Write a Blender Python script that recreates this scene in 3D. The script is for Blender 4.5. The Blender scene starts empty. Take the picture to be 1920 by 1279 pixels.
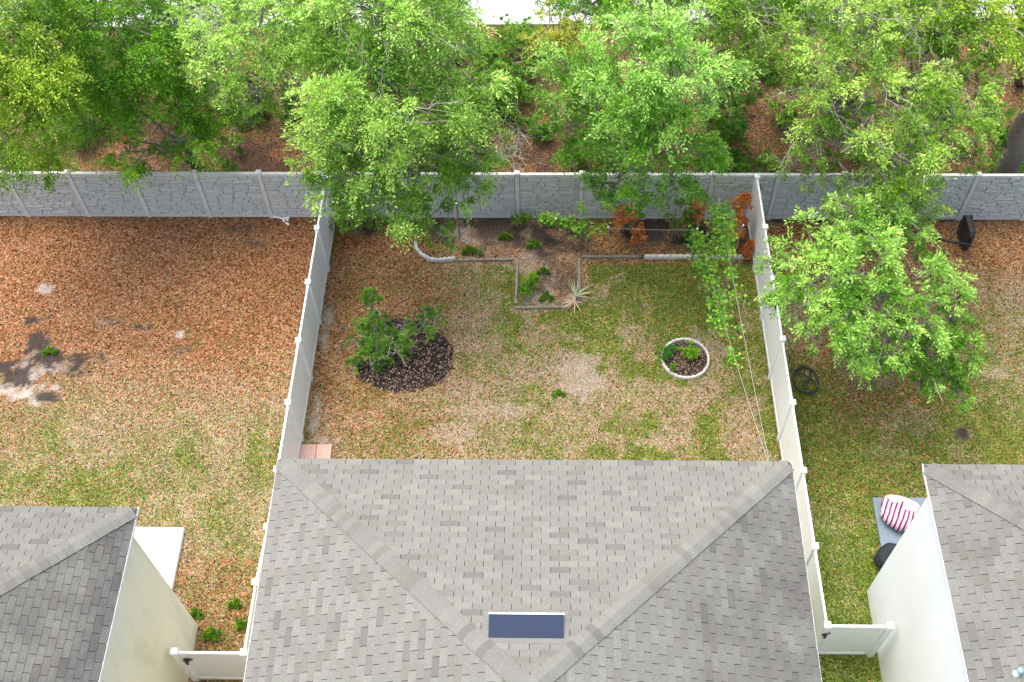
import bpy, bmesh, math, random
import numpy as np
from mathutils import Vector
R = math.radians
random.seed(7)
rng = np.random.default_rng(11)
sc = bpy.context.scene
col = sc.collection

# ------------------------------------------------------------------ camera
CF, CP, CY, CR = 2095.7, R(55.778), R(-2.972), R(-2.330)
CX, CYY, CZ = 0.168, -21.822, 25.387
_F = np.array([math.sin(CY)*math.cos(CP), math.cos(CY)*math.cos(CP), -math.sin(CP)])
_R = np.array([math.cos(CY), -math.sin(CY), 0.0]); _U = np.cross(_R, _F)
_R2 = _R*math.cos(CR)+_U*math.sin(CR); _U2 = -_R*math.sin(CR)+_U*math.cos(CR)
cd = bpy.data.cameras.new('camera'); cam = bpy.data.objects.new('camera', cd); col.objects.link(cam)
from mathutils import Matrix
m = Matrix(((_R2[0], _U2[0], -_F[0], CX), (_R2[1], _U2[1], -_F[1], CYY), (_R2[2], _U2[2], -_F[2], CZ), (0, 0, 0, 1)))
cam.matrix_world = m
cd.sensor_width = 36; cd.lens = CF/1920*36; cd.clip_end = 2000
sc.camera = cam
sc.render.resolution_x = 1024; sc.render.resolution_y = 682

# ------------------------------------------------------------------ light
SUN_EL, SUN_AZ = R(72), R(-50)          # azimuth from +Y (behind the wall), negative = west
w = bpy.data.worlds.new('World'); sc.world = w; w.use_nodes = True
nt = w.node_tree; nt.nodes.clear()
sky = nt.nodes.new('ShaderNodeTexSky'); sky.sky_type = 'NISHITA'; sky.sun_disc = False
sky.sun_elevation = SUN_EL; sky.sun_rotation = SUN_AZ; sky.dust_density = 6.0; sky.air_density = 1.0; sky.ozone_density = 1.0
bg = nt.nodes.new('ShaderNodeBackground'); bg.inputs[1].default_value = 0.15
wo = nt.nodes.new('ShaderNodeOutputWorld')
nt.links.new(sky.outputs[0], bg.inputs[0]); nt.links.new(bg.outputs[0], wo.inputs[0])
sd = bpy.data.lights.new('sun', 'SUN'); sd.energy = 0.6; sd.angle = R(70); sd.color = (1.0, 0.955, 0.88)
so = bpy.data.objects.new('sun', sd); col.objects.link(so)
sv = Vector((math.sin(SUN_AZ)*math.cos(SUN_EL), math.cos(SUN_AZ)*math.cos(SUN_EL), math.sin(SUN_EL)))
so.rotation_euler = sv.to_track_quat('Z', 'Y').to_euler(); so.location = (0, 0, 40)
sc.view_settings.view_transform = 'Standard'; sc.view_settings.look = 'None'
sc.view_settings.exposure = 1.34; sc.view_settings.gamma = 1.0
sc.render.engine = 'CYCLES'
sc.cycles.max_bounces = 6; sc.cycles.transparent_max_bounces = 8

# ------------------------------------------------------------------ helpers
def P(u, v, z=0.0):
    """world point at height z on the sight line through photo pixel (u, v)"""
    d = _F+_R2*(u-960)/CF-_U2*(v-639.5)/CF
    t = (z-CZ)/d[2]
    return np.array([CX, CYY, CZ])+t*d

ORG = {}
def tag(o, label=None, cat=None, group=None, kind=None):
    if label: o['label'] = label
    if cat: o['category'] = cat
    if group: o['group'] = group
    if kind: o['kind'] = kind
    return o
def thing(name, loc, label, cat, group=None):
    o = bpy.data.objects.new(name, None); col.objects.link(o); o.location = tuple(float(a) for a in loc)
    o.empty_display_size = 0.2
    ORG[o.name] = np.array(loc, float)
    return tag(o, label, cat, group)

def obj(name, V, F, mat, parent=None, smooth=False, attr=None, loc=None):
    """V world-space vertices, F list of faces or (n,4)/(n,3) array; attr = (name, per-face rgb)"""
    V = np.asarray(V, float)
    if parent is not None:
        org = ORG[parent.name]
    else:
        org = np.array(loc if loc is not None else (0, 0, 0), float)
    me = bpy.data.meshes.new(name)
    VV = V-org
    if isinstance(F, np.ndarray):
        k = F.shape[1]; n = F.shape[0]
        me.vertices.add(len(VV)); me.vertices.foreach_set('co', VV.astype(np.float32).ravel())
        me.loops.add(n*k); me.loops.foreach_set('vertex_index', F.astype(np.int32).ravel())
        me.polygons.add(n); me.polygons.foreach_set('loop_start', np.arange(0, n*k, k, dtype=np.int32))
        me.update(calc_edges=True)
    else:
        me.from_pydata([tuple(a) for a in VV], [], [tuple(int(i) for i in f) for f in F]); me.update()
    if attr is not None:
        a = me.attributes.new(attr[0], 'FLOAT_COLOR', 'FACE' if len(attr) < 3 else attr[2])
        c = np.ones((len(attr[1]), 4), np.float32); c[:, :attr[1].shape[1]] = attr[1]
        a.data.foreach_set('color', c.ravel())
    if smooth: me.polygons.foreach_set('use_smooth', np.ones(len(me.polygons), dtype=bool))
    for mm in (mat if isinstance(mat, (list, tuple)) else [mat]): me.materials.append(mm)
    o = bpy.data.objects.new(name, me); col.objects.link(o)
    if parent is not None:
        o.parent = parent
        ORG[o.name] = org
    else:
        o.location = tuple(org); ORG[o.name] = org
    return o

class MB:
    def __init__(s): s.V = []; s.F = []
    def add(s, V, F):
        n = len(s.V); s.V += [tuple(map(float, v)) for v in V]; s.F += [tuple(i+n for i in f) for f in F]; return s
    def box(s, a, b):
        x0, y0, z0 = a; x1, y1, z1 = b
        return s.add([(x0,y0,z0),(x1,y0,z0),(x1,y1,z0),(x0,y1,z0),(x0,y0,z1),(x1,y0,z1),(x1,y1,z1),(x0,y1,z1)],
              [(0,3,2,1),(4,5,6,7),(0,1,5,4),(1,2,6,5),(2,3,7,6),(3,0,4,7)])
    def bevbox(s, a, b, r):
        """box with chamfered top and vertical edges"""
        x0, y0, z0 = a; x1, y1, z1 = b
        def ring(i, z):
            return [(x0+i+r,y0+i,z),(x1-i-r,y0+i,z),(x1-i,y0+i+r,z),(x1-i,y1-i-r,z),(x1-i-r,y1-i,z),(x0+i+r,y1-i,z),(x0+i,y1-i-r,z),(x0+i,y0+i+r,z)]
        V = ring(0, z0)+ring(0, z1-r)+ring(r, z1)
        F = [tuple(range(7, -1, -1)), tuple(range(16, 24))]
        for l in (0, 8):
            for k in range(8): F.append((l+k, l+(k+1) % 8, l+8+(k+1) % 8, l+8+k))
        return s.add(V, F)
    def obox(s, p0, p1, w, z0, z1, r=0):
        """box along the ground line p0-p1 of width w"""
        p0 = np.array(p0[:2], float); p1 = np.array(p1[:2], float); d = p1-p0; L = np.linalg.norm(d); d /= L; n = np.array([-d[1], d[0]])
        t = MB(); (t.bevbox((0, -w/2, z0), (L, w/2, z1), r) if r else t.box((0, -w/2, z0), (L, w/2, z1)))
        V = [(*(p0+d*v[0]+n*v[1]), v[2]) for v in t.V]
        return s.add(V, t.F)
    def prism(s, poly, z0, z1):
        n = len(poly)
        V = [(*p[:2], z0) for p in poly]+[(*p[:2], z1) for p in poly]
        F = [tuple(range(n-1, -1, -1)), tuple(range(n, 2*n))]+[(k, (k+1) % n, n+(k+1) % n, n+k) for k in range(n)]
        return s.add(V, F)
    def tube(s, pts, rad, n=6, cap=True):
        pts = [np.array(p, float) for p in pts]
        if not hasattr(rad, '__len__'): rad = [rad]*len(pts)
        V = []; F = []; up = np.array([0.13, 0.21, 0.97]); prev = None
        for i, p in enumerate(pts):
            d = pts[min(i+1, len(pts)-1)]-pts[max(i-1, 0)]; d = d/(np.linalg.norm(d)+1e-9)
            a = (np.cross(d, up) if prev is None else prev-d*np.dot(prev, d)); 
            if np.linalg.norm(a) < 1e-4: a = np.cross(d, (1, 0, 0))
            a = a/np.linalg.norm(a); b = np.cross(d, a); prev = a
            for k in range(n):
                t = 2*math.pi*k/n; V.append(p+rad[i]*(a*math.cos(t)+b*math.sin(t)))
        for i in range(len(pts)-1):
            for k in range(n):
                F.append((i*n+k, i*n+(k+1) % n, (i+1)*n+(k+1) % n, (i+1)*n+k))
        if cap: F.append(tuple(range(n-1, -1, -1))); F.append(tuple(range((len(pts)-1)*n, len(pts)*n)))
        return s.add(V, F)
    def build(s, name, mat, parent=None, smooth=False, loc=None):
        return obj(name, np.array(s.V), s.F, mat, parent, smooth, loc=loc)

# ---- smooth value noise in numpy
def vnoise(x, y, s, seed):
    g = np.random.default_rng(seed).random((97, 97))
    u = x/s+1000.0; v = y/s+1000.0
    i = np.floor(u).astype(int); j = np.floor(v).astype(int); fx = u-i; fy = v-j
    fx = fx*fx*(3-2*fx); fy = fy*fy*(3-2*fy); a = i % 97; b = j % 97; a1 = (i+1) % 97; b1 = (j+1) % 97
    return (g[a, b]*(1-fx)+g[a1, b]*fx)*(1-fy)+(g[a, b1]*(1-fx)+g[a1, b1]*fx)*fy
def fbm(x, y, s, seed, o=4):
    t = 0; a = 1; n = 0
    for k in range(o): t = t+a*vnoise(x+k*17.3, y-k*9.1, s/2**k, seed+k); n += a; a *= 0.55
    return t/n
def sst(a, b, x):
    t = np.clip((x-a)/(b-a), 0, 1); return t*t*(3-2*t)

# ------------------------------------------------------------------ materials
def newmat(name):
    m = bpy.data.materials.new(name); m.use_nodes = True; nt = m.node_tree; nt.nodes.clear()
    out = nt.nodes.new('ShaderNodeOutputMaterial'); b = nt.nodes.new('ShaderNodeBsdfPrincipled')
    nt.links.new(b.outputs[0], out.inputs[0]); return m, nt, b, out
def N(nt, t, **k):
    n = nt.nodes.new(t)
    for a, b in k.items(): setattr(n, a, b)
    return n
def ramp(nt, stops, interp='LINEAR'):
    r = nt.nodes.new('ShaderNodeValToRGB'); r.color_ramp.interpolation = interp
    e = r.color_ramp.elements
    e[0].position, e[0].color = stops[0][0], (*stops[0][1], 1)
    e[1].position, e[1].color = stops[1][0], (*stops[1][1], 1)
    for p, c in stops[2:]:
        x = e.new(p); x.color = (*c, 1)
    return r
def gray(v): return (v, v, v)
def mixc(nt, f, a, b, mode='MIX'):
    x = nt.nodes.new('ShaderNodeMix'); x.data_type = 'RGBA'; x.blend_type = mode
    for s, val in ((0, f), (6, a), (7, b)):
        if hasattr(val, 'is_linked'): nt.links.new(val, x.inputs[s])
        elif s == 0: x.inputs[0].default_value = val
        else: x.inputs[s].default_value = (*val, 1)
    return x.outputs[2]
def mth(nt, op, a, b=0.0, c=None):
    x = nt.nodes.new('ShaderNodeMath'); x.operation = op
    for s, val in ((0, a), (1, b)) + (((2, c),) if c is not None else ()):
        if hasattr(val, 'is_linked'): nt.links.new(val, x.inputs[s])
        else: x.inputs[s].default_value = val
    return x.outputs[0]
def pos(nt):
    return nt.nodes.new('ShaderNodeNewGeometry').outputs['Position']
def noise(nt, vec, scale, detail=4, rough=0.55):
    n = nt.nodes.new('ShaderNodeTexNoise'); n.inputs['Scale'].default_value = scale; n.inputs['Detail'].default_value = detail
    n.inputs['Roughness'].default_value = rough; nt.links.new(vec, n.inputs['Vector']); return n.outputs[0]
def bump(nt, b, h, strength=0.3, dist=0.01):
    n = nt.nodes.new('ShaderNodeBump'); n.inputs['Strength'].default_value = strength; n.inputs['Distance'].default_value = dist
    nt.links.new(h, n.inputs['Height']); nt.links.new(n.outputs[0], b.inputs['Normal'])

def simple(name, c, rough=0.6, var=0.12, scale=6, spec=0.3, b_=0.15, metal=0.0):
    m, nt, b, o = newmat(name); p = pos(nt)
    n = noise(nt, p, scale, 5); n2 = noise(nt, p, scale*9, 3)
    r = ramp(nt, [(0.3, tuple(x*(1-var) for x in c)), (0.7, tuple(min(1, x*(1+var*0.6)) for x in c))]); nt.links.new(n, r.inputs[0])
    cc = mixc(nt, mth(nt, 'MULTIPLY', n2, 0.25), r.outputs[0], tuple(x*(1-var*1.5) for x in c))
    nt.links.new(cc, b.inputs['Base Color']); b.inputs['Roughness'].default_value = rough
    b.inputs['Specular IOR Level'].default_value = spec; b.inputs['Metallic'].default_value = metal
    if b_: bump(nt, b, n2, b_, 0.005)
    return m

def mat_vinyl():
    m, nt, b, o = newmat('white_vinyl'); p = pos(nt)
    sep = N(nt, 'ShaderNodeSeparateXYZ'); nt.links.new(p, sep.inputs[0])
    n = noise(nt, p, 3.0, 6, 0.6)
    low = N(nt, 'ShaderNodeMapRange'); nt.links.new(sep.outputs[2], low.inputs[0]); low.inputs[1].default_value = 0.0; low.inputs[2].default_value = 0.35
    low.inputs[3].default_value = 0.55; low.inputs[4].default_value = 0.06
    f = mth(nt, 'MULTIPLY', low.outputs[0], n)
    c = mixc(nt, f, (0.90, 0.93, 0.94), (0.42, 0.45, 0.36))
    nt.links.new(c, b.inputs['Base Color']); b.inputs['Roughness'].default_value = 0.38; return m

def leafmat(name, c0, c1, c2, trans=0.35, attr=False):
    m, nt, b, o = newmat(name); nt.nodes.remove(b)
    g = N(nt, 'ShaderNodeNewGeometry')
    r = ramp(nt, [(0.0, c0), (1.0, c2), (0.5, c1)]); nt.links.new(g.outputs['Random Per Island'], r.inputs[0])
    c = r.outputs[0]
    if attr:
        a = N(nt, 'ShaderNodeAttribute'); a.attribute_name = 'tint'
        c = mixc(nt, 1.0, c, a.outputs['Color'], 'MULTIPLY')
    b = N(nt, 'ShaderNodeBsdfPrincipled'); b.inputs['Roughness'].default_value = 0.45; b.inputs['Specular IOR Level'].default_value = 0.35
    nt.links.new(c, b.inputs['Base Color'])
    t = N(nt, 'ShaderNodeBsdfTranslucent')
    tc = mixc(nt, 1.0, c, (1.15, 1.25, 0.45), 'MULTIPLY'); nt.links.new(tc, t.inputs[0])
    mx = N(nt, 'ShaderNodeMixShader'); mx.inputs[0].default_value = trans
    nt.links.new(b.outputs[0], mx.inputs[1]); nt.links.new(t.outputs[0], mx.inputs[2]); nt.links.new(mx.outputs[0], o.inputs[0])
    return m

def mat_shingle(name, base, stain_dark, warm=0.0, sx=None):
    """laminated tab shingles; stain = strength of the patchy darkening; sx = (x0, x1) range over which it grows"""
    m, nt, b, o = newmat(name); g = N(nt, 'ShaderNodeNewGeometry'); p = g.outputs['Position']
    r = ramp(nt, [(0.0, tuple(base*x for x in (0.73, 0.735, 0.66))), (1.0, tuple(base*x for x in (1.12, 1.15, 1.01))), (0.06, tuple(base*x for x in (0.83, 0.83, 0.74))),
                  (0.15, tuple(base*x for x in (0.97, 0.93, 0.79))), (0.20, tuple(base*x for x in (0.955, 0.975, 0.86))), (0.6, tuple(base*x for x in (0.99, 1.02, 0.90)))])
    nt.links.new(g.outputs['Random Per Island'], r.inputs[0])
    n1 = noise(nt, p, 38, 4, 0.8); n2 = noise(nt, p, 0.9, 5, 0.6)
    kk = N(nt, 'ShaderNodeMapRange'); nt.links.new(n1, kk.inputs[0]); kk.inputs[1].default_value = 0.36; kk.inputs[2].default_value = 0.64; n1 = kk.outputs[0]
    c = mixc(nt, mth(nt, 'MULTIPLY', n1, 0.48), r.outputs[0], gray(base*0.42))
    k = N(nt, 'ShaderNodeMapRange'); nt.links.new(n2, k.inputs[0]); k.inputs[1].default_value = 0.35; k.inputs[2].default_value = 0.7
    k.inputs[3].default_value = 0.0; k.inputs[4].default_value = 1.0
    f = k.outputs[0]
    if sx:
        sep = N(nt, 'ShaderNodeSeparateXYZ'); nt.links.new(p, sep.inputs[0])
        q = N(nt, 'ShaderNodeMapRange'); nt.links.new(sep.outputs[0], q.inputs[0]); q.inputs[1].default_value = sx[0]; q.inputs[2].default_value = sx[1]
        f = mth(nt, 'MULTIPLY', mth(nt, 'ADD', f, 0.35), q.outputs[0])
    c = mixc(nt, mth(nt, 'MULTIPLY', f, stain_dark), c, (0.045, 0.043, 0.045))
    nt.links.new(c, b.inputs['Base Color']); b.inputs['Roughness'].default_value = 0.92; b.inputs['Specular IOR Level'].default_value = 0.15
    bump(nt, b, n1, 0.5, 0.004); return m

def mat_ground():
    m, nt, b, o = newmat('lawn_and_leaf_litter'); p = pos(nt)
    a = N(nt, 'ShaderNodeAttribute'); a.attribute_name = 'cover'
    sep = N(nt, 'ShaderNodeSeparateColor'); nt.links.new(a.outputs['Color'], sep.inputs[0])
    L, G, S = sep.outputs[0], sep.outputs[1], sep.outputs[2]; D = a.outputs['Alpha']
    # warp so that flecks are not cell shaped
    def vor(scale, sm=0.0):
        v = N(nt, 'ShaderNodeTexVoronoi'); v.inputs['Scale'].default_value = scale
        nz = N(nt, 'ShaderNodeTexNoise'); nz.inputs['Scale'].default_value = scale*0.9; nt.links.new(p, nz.inputs['Vector'])
        mm = N(nt, 'ShaderNodeVectorMath', operation='MULTIPLY_ADD'); nt.links.new(nz.outputs['Color'], mm.inputs[0]); mm.inputs[1].default_value = (1.1/scale,)*3
        nt.links.new(p, mm.inputs[2]); nt.links.new(mm.outputs[0], v.inputs['Vector']); return v
    v1 = vor(28); s1 = N(nt, 'ShaderNodeSeparateColor'); nt.links.new(v1.outputs['Color'], s1.inputs[0])
    v2 = vor(40); s2 = N(nt, 'ShaderNodeSeparateColor'); nt.links.new(v2.outputs['Color'], s2.inputs[0])
    nf = noise(nt, p, 30, 4, 0.7); nm = noise(nt, p, 2.2, 5, 0.6)
    soil = ramp(nt, [(0.3, (0.10, 0.075, 0.055)), (0.62, (0.36, 0.28, 0.20))]); nt.links.new(nf, soil.inputs[0])
    straw = ramp(nt, [(0.0, (0.06, 0.05, 0.03)), (1.0, (0.56, 0.44, 0.31)), (0.5, (0.27, 0.20, 0.135))]); nt.links.new(s2.outputs[1], straw.inputs[0])
    c = mixc(nt, 0.65, soil.outputs[0], straw.outputs[0])
    grass = ramp(nt, [(0.0, (0.025, 0.05, 0.006)), (1.0, (0.26, 0.32, 0.07)), (0.5, (0.095, 0.155, 0.018))]); nt.links.new(s2.outputs[0], grass.inputs[0])
    gf = mth(nt, 'GREATER_THAN', mth(nt, 'ADD', G, mth(nt, 'MULTIPLY', mth(nt, 'SUBTRACT', nm, 0.5), 0.5)), s2.outputs[2])
    c = mixc(nt, gf, c, grass.outputs[0])
    lit = ramp(nt, [(0.0, (0.03, 0.015, 0.01)), (1.0, (0.50, 0.32, 0.19)), (0.3, (0.15, 0.06, 0.025)), (0.6, (0.31, 0.12, 0.045)), (0.8, (0.34, 0.18, 0.09))]); nt.links.new(s1.outputs[0], lit.inputs[0])
    lf = mth(nt, 'GREATER_THAN', L, s1.outputs[1])
    c = mixc(nt, lf, c, lit.outputs[0])
    sand = ramp(nt, [(0.3, (0.30, 0.27, 0.25)), (0.7, (0.62, 0.59, 0.56))]); nt.links.new(nf, sand.inputs[0])
    c = mixc(nt, S, c, sand.outputs[0])
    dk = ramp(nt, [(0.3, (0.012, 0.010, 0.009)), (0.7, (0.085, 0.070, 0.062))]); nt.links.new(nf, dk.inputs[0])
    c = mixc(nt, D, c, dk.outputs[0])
    nt.links.new(c, b.inputs['Base Color']); b.inputs['Roughness'].default_value = 0.95; b.inputs['Specular IOR Level'].default_value = 0.1
    bump(nt, b, mth(nt, 'ADD', nf, v1.outputs['Distance']), 0.6, 0.02); return m

def mat_bark(name, c):
    m, nt, b, o = newmat(name); p = pos(nt)
    mp = N(nt, 'ShaderNodeMapping'); mp.inputs['Scale'].default_value = (1, 1, 0.25); nt.links.new(p, mp.inputs[0])
    n = noise(nt, mp.outputs[0], 22, 6, 0.65); n2 = noise(nt, p, 3, 3)
    r = ramp(nt, [(0.32, tuple(x*0.42 for x in c)), (0.68, tuple(x*1.25 for x in c))]); nt.links.new(n, r.inputs[0])
    cc = mixc(nt, mth(nt, 'MULTIPLY', n2, 0.5), r.outputs[0], tuple(x*0.7 for x in (c[0], c[1]*1.05, c[2]*0.9)))
    nt.links.new(cc, b.inputs['Base Color']); b.inputs['Roughness'].default_value = 0.9; bump(nt, b, n, 0.8, 0.02); return m

def mat_stonewall():
    m, nt, b, o = newmat('grey_moulded_stone'); p = pos(nt)
    g = N(nt, 'ShaderNodeNewGeometry')
    mp = N(nt, 'ShaderNodeMapping'); mp.inputs['Scale'].default_value = (1, 1, 4); nt.links.new(p, mp.inputs[0])
    n = noise(nt, mp.outputs[0], 9, 6, 0.65); n2 = noise(nt, p, 0.7, 4)
    r = ramp(nt, [(0.25, (0.44, 0.455, 0.43)), (0.75, (0.74, 0.755, 0.71))]); nt.links.new(n, r.inputs[0])
    c = mixc(nt, mth(nt, 'MULTIPLY', g.outputs['Random Per Island'], 0.22), r.outputs[0], (0.30, 0.315, 0.32))
    c = mixc(nt, mth(nt, 'MULTIPLY', n2, 0.35), c, (0.46, 0.45, 0.40))
    nt.links.new(c, b.inputs['Base Color']); b.inputs['Roughness'].default_value = 0.8; bump(nt, b, n, 0.7, 0.02); return m

def mat_stucco(name, c, stain_dark):
    m, nt, b, o = newmat(name); p = pos(nt)
    mp = N(nt, 'ShaderNodeMapping'); mp.inputs['Scale'].default_value = (1, 1, 0.28); nt.links.new(p, mp.inputs[0])
    n = noise(nt, mp.outputs[0], 1.6, 6, 0.6); nf = noise(nt, p, 60, 3)
    k = N(nt, 'ShaderNodeMapRange'); nt.links.new(n, k.inputs[0]); k.inputs[1].default_value = 0.5; k.inputs[2].default_value = 0.75
    cc = mixc(nt, mth(nt, 'MULTIPLY', k.outputs[0], stain_dark), c, tuple(x*0.55 for x in c))
    cc = mixc(nt, mth(nt, 'MULTIPLY', nf, 0.12), cc, tuple(x*0.7 for x in c))
    nt.links.new(cc, b.inputs['Base Color']); b.inputs['Roughness'].default_value = 0.85; bump(nt, b, nf, 0.6, 0.008); return m

M_vinyl = mat_vinyl()
M_ground = mat_ground()
M_stone = mat_stonewall()
M_post = simple('grey_post_plastic', (0.62, 0.635, 0.605), 0.7, 0.1, 5)
M_joint = simple('dark_grey_joint', (0.10, 0.11, 0.11), 0.9, 0.15, 12)
M_bark = mat_bark('grey_oak_bark', (0.24, 0.21, 0.18))
M_twig = simple('pale_dead_twig', (0.50, 0.46, 0.41), 0.9, 0.25, 20)
M_fascia = simple('white_aluminium_fascia', (0.82, 0.83, 0.82), 0.45, 0.05, 2, b_=0)
M_cream = mat_stucco('cream_stucco', (0.80, 0.79, 0.62), 0.5)
M_white_stucco = mat_stucco('white_stucco', (0.82, 0.86, 0.86), 0.12)
M_under = simple('dark_roofing_underlay', (0.035, 0.035, 0.035), 0.95, 0.2, 10)
M_conc = simple('pale_concrete', (0.78, 0.77, 0.75), 0.85, 0.05, 3)
M_edging = simple('white_scalloped_concrete', (0.66, 0.65, 0.62), 0.9, 0.30, 14, b_=0.5)
M_timber = simple('weathered_timber', (0.27, 0.25, 0.20), 0.9, 0.35, 9, b_=0.5)
M_black = simple('black_plastic', (0.018, 0.020, 0.022), 0.45, 0.2, 8, spec=0.5)
M_steel = simple('bare_steel', (0.55, 0.57, 0.58), 0.35, 0.1, 8, metal=0.6)
M_paver = simple('pink_concrete_paver', (0.62, 0.40, 0.34), 0.9, 0.12, 9, b_=0.4)

# ------------------------------------------------------------------ ground
FX0, FX1, FY0, FY1 = -21.0, 18.5, -16.5, 12.0
def ell(x, y, u, v, ru, rv, soft=0.35, seed=1, rough=0.5):
    """0..1 irregular patch centred on the ground point seen at (u, v); radii in metres"""
    c = P(u, v)
    d = np.sqrt(((x-c[0])/ru)**2+((y-c[1])/rv)**2)+(fbm(x, y, 0.7 if ru > .7 else .32, seed, 4)-0.5)*rough*(2 if ru > .7 else 3.2)
    return 1-sst(1-soft, 1+soft, d)
def cover(x, y):
    n1 = fbm(x, y, 2.4, 3, 5); n2 = fbm(x, y, 0.9, 21, 4); n3 = fbm(x, y, 5.0, 41, 3); hf = fbm(x, y, .30, 61, 4); hf2 = fbm(x, y, .34, 71, 4)
    Lx = np.zeros_like(x); Gx = np.zeros_like(x); Sx = np.zeros_like(x); Dx = np.zeros_like(x)
    left = x < -6.1; mid = (x >= -6.1) & (x < 6.1); right = x >= 6.1; back = y > 0
    # west yard
    Ll = 0.95-0.78*sst(-3.4, -8.6, y+(n1-0.5)*3.5); Gl = 0.10+0.20*sst(0.5, 0.7, n2)+0.10*sst(-2.6, -5.5, y)+0.42*sst(-6.2, -8.6, y+(n1-0.5)*3)*(.25+.75*sst(0.34, 0.58, n1*0.5+n2*0.5))
    # middle yard
    Lm = 0.22+0.60*sst(-1.2, -4.8, x+(n1-0.5)*3)*(1-0.55*sst(-5.0, -8.6, y))-0.1*n3
    Gm = 0.30+0.90*sst(-1.6, 1.4, x+(n1-0.5)*3)*sst(-6.4, -3.4, y+(n2-0.5)*4)+0.34*sst(-6.0, -9.0, y)*sst(0.42, 0.6, n1)+0.40*sst(2.2, 4.2, x)*sst(0.38, 0.6, n2)
    Gm = Gm*(0.50+0.75*sst(0.34, 0.60, n2))*(0.45+1.0*sst(0.34, 0.58, hf))+0.06
    Lm = Lm+0.30*sst(-1.7, -1.0, y)
    bb = sst(-2.0, -1.75, y)*(x > 1.3); Gm = Gm*(1-.85*bb); Lm = Lm*(1-bb)+bb*.75
    # east yard
    Lr = 0.22+0.62*sst(-3.9, -1.6, y+(n1-0.5)*2)+0.35*ell(x, y, 1620, 700, 1.7, 1.7, seed=5)
    Gr = (0.34+0.95*sst(-2.6, -6.0, y+(n1-0.5)*2))*(0.55+0.8*sst(0.36, 0.58, n2))-0.35*ell(x, y, 1620, 700, 1.7, 1.7, seed=5)
    strip = sst(-9.2, -10.4, y)
    Gr = np.maximum(Gr, strip*1.1*(0.75+0.5*sst(0.3, 0.5, n2))); Lr = Lr*(1-0.75*strip)
    Lx = np.where(left, Ll, np.where(mid, Lm, Lr)); Gx = np.where(left, Gl, np.where(mid, Gm, Gr))
    # behind the wall
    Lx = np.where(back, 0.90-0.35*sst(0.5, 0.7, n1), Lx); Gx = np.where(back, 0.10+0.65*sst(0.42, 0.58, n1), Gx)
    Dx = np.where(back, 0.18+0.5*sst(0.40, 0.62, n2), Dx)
    # side strip by the west house
    sp = left & (y < -11.0); Lx = np.where(sp, 0.55, Lx); Gx = np.where(sp, 0.25+0.3*sst(0.45, 0.6, n1), Gx)
    # patches of sand and bare soil; also darker ground below the leaning tree
    for u, v, a, b, s in ((85, 540, .22, .16, .6), (20, 722, .6, .3, .95), (70, 742, .45, .22, .7), (72, 690, .4, .3, .55), (340, 630, .17, .13, .75), 
                       (900, 435, 1.3, .32, .55), (1040, 560, .75, .28, .85), (1010, 500, .7, .5, .45), (1085, 705, .7, .55, .35), (930, 770, 1.0, .3, .15), (610, 625, .12, .7, .7), (590, 780, .1, .5, .6), (600, 825, .5, .12, .55),
                       (860, 815, .8, .3, .15), (1080, 690, .5, .3, .1), (420, 1240, .35, .2, .6), (1870, 700, .4, .3, .1), (1250, 830, .5, .2, .1)):
        e = ell(x, y, u, v, a, b, seed=int(u) % 89, rough=0.9); Sx = np.maximum(Sx, e*s*sst(.30, .62, hf)*(0.5+0.6*n2)); Lx = Lx*(1-0.5*e); Gx = Gx*(1-0.6*e)
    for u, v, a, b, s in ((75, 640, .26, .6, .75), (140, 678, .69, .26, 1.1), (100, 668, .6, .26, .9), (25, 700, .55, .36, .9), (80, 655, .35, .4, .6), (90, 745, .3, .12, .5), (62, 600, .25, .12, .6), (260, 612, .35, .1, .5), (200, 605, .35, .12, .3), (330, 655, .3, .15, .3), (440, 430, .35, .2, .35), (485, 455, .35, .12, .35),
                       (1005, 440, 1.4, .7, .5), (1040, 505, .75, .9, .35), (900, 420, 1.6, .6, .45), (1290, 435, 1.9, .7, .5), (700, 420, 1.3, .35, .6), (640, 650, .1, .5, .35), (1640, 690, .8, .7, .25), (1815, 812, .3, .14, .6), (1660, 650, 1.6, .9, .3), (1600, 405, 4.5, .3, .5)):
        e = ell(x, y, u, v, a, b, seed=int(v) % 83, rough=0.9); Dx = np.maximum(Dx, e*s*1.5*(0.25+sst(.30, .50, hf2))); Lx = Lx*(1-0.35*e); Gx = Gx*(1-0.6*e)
    # bare soil bed against the wall
    bed = ((x > -2.3) & (x < 1.35) & (y > -1.9) & (y < 0)) | ((x > -0.2) & (x < 1.35) & (y > -3.2) & (y < 0))
    Gx = np.where(bed, Gx*0.15, Gx); Lx = np.where(bed, 0.28+0.3*n2, Lx)
    Lx = Lx*(.72+.5*n2+.15*hf)
    return np.clip(Lx, 0, 1), np.clip(Gx, 0, 1), np.clip(Sx, 0, 1), np.clip(Dx, 0, 0.95)
xs = np.concatenate([[-600, -200, -80, -40], np.arange(FX0, FX1+.01, 0.075), [40, 80, 200, 600]])
ys = np.concatenate([[-600, -200, -80, -35, -25], np.arange(FY0, FY1+.01, 0.075), [25, 40, 80, 200, 600]])
gx, gy = np.meshgrid(xs, ys, indexing='ij')
gz = (fbm(gx, gy, 3.0, 5, 3)-0.5)*0.05+(fbm(gx, gy, 0.35, 9, 2)-0.5)*0.018-0.02
nx, ny = len(xs), len(ys)
V = np.stack([gx.ravel(), gy.ravel(), gz.ravel()], 1)
idx = np.arange(nx*ny).reshape(nx, ny)
F = np.stack([idx[:-1, :-1].ravel(), idx[1:, :-1].ravel(), idx[1:, 1:].ravel(), idx[:-1, 1:].ravel()], 1)
cL, cG, cS, cD = cover(V[:, 0], V[:, 1])
cc = np.stack([cL, cG, cS, cD], 1)
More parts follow.
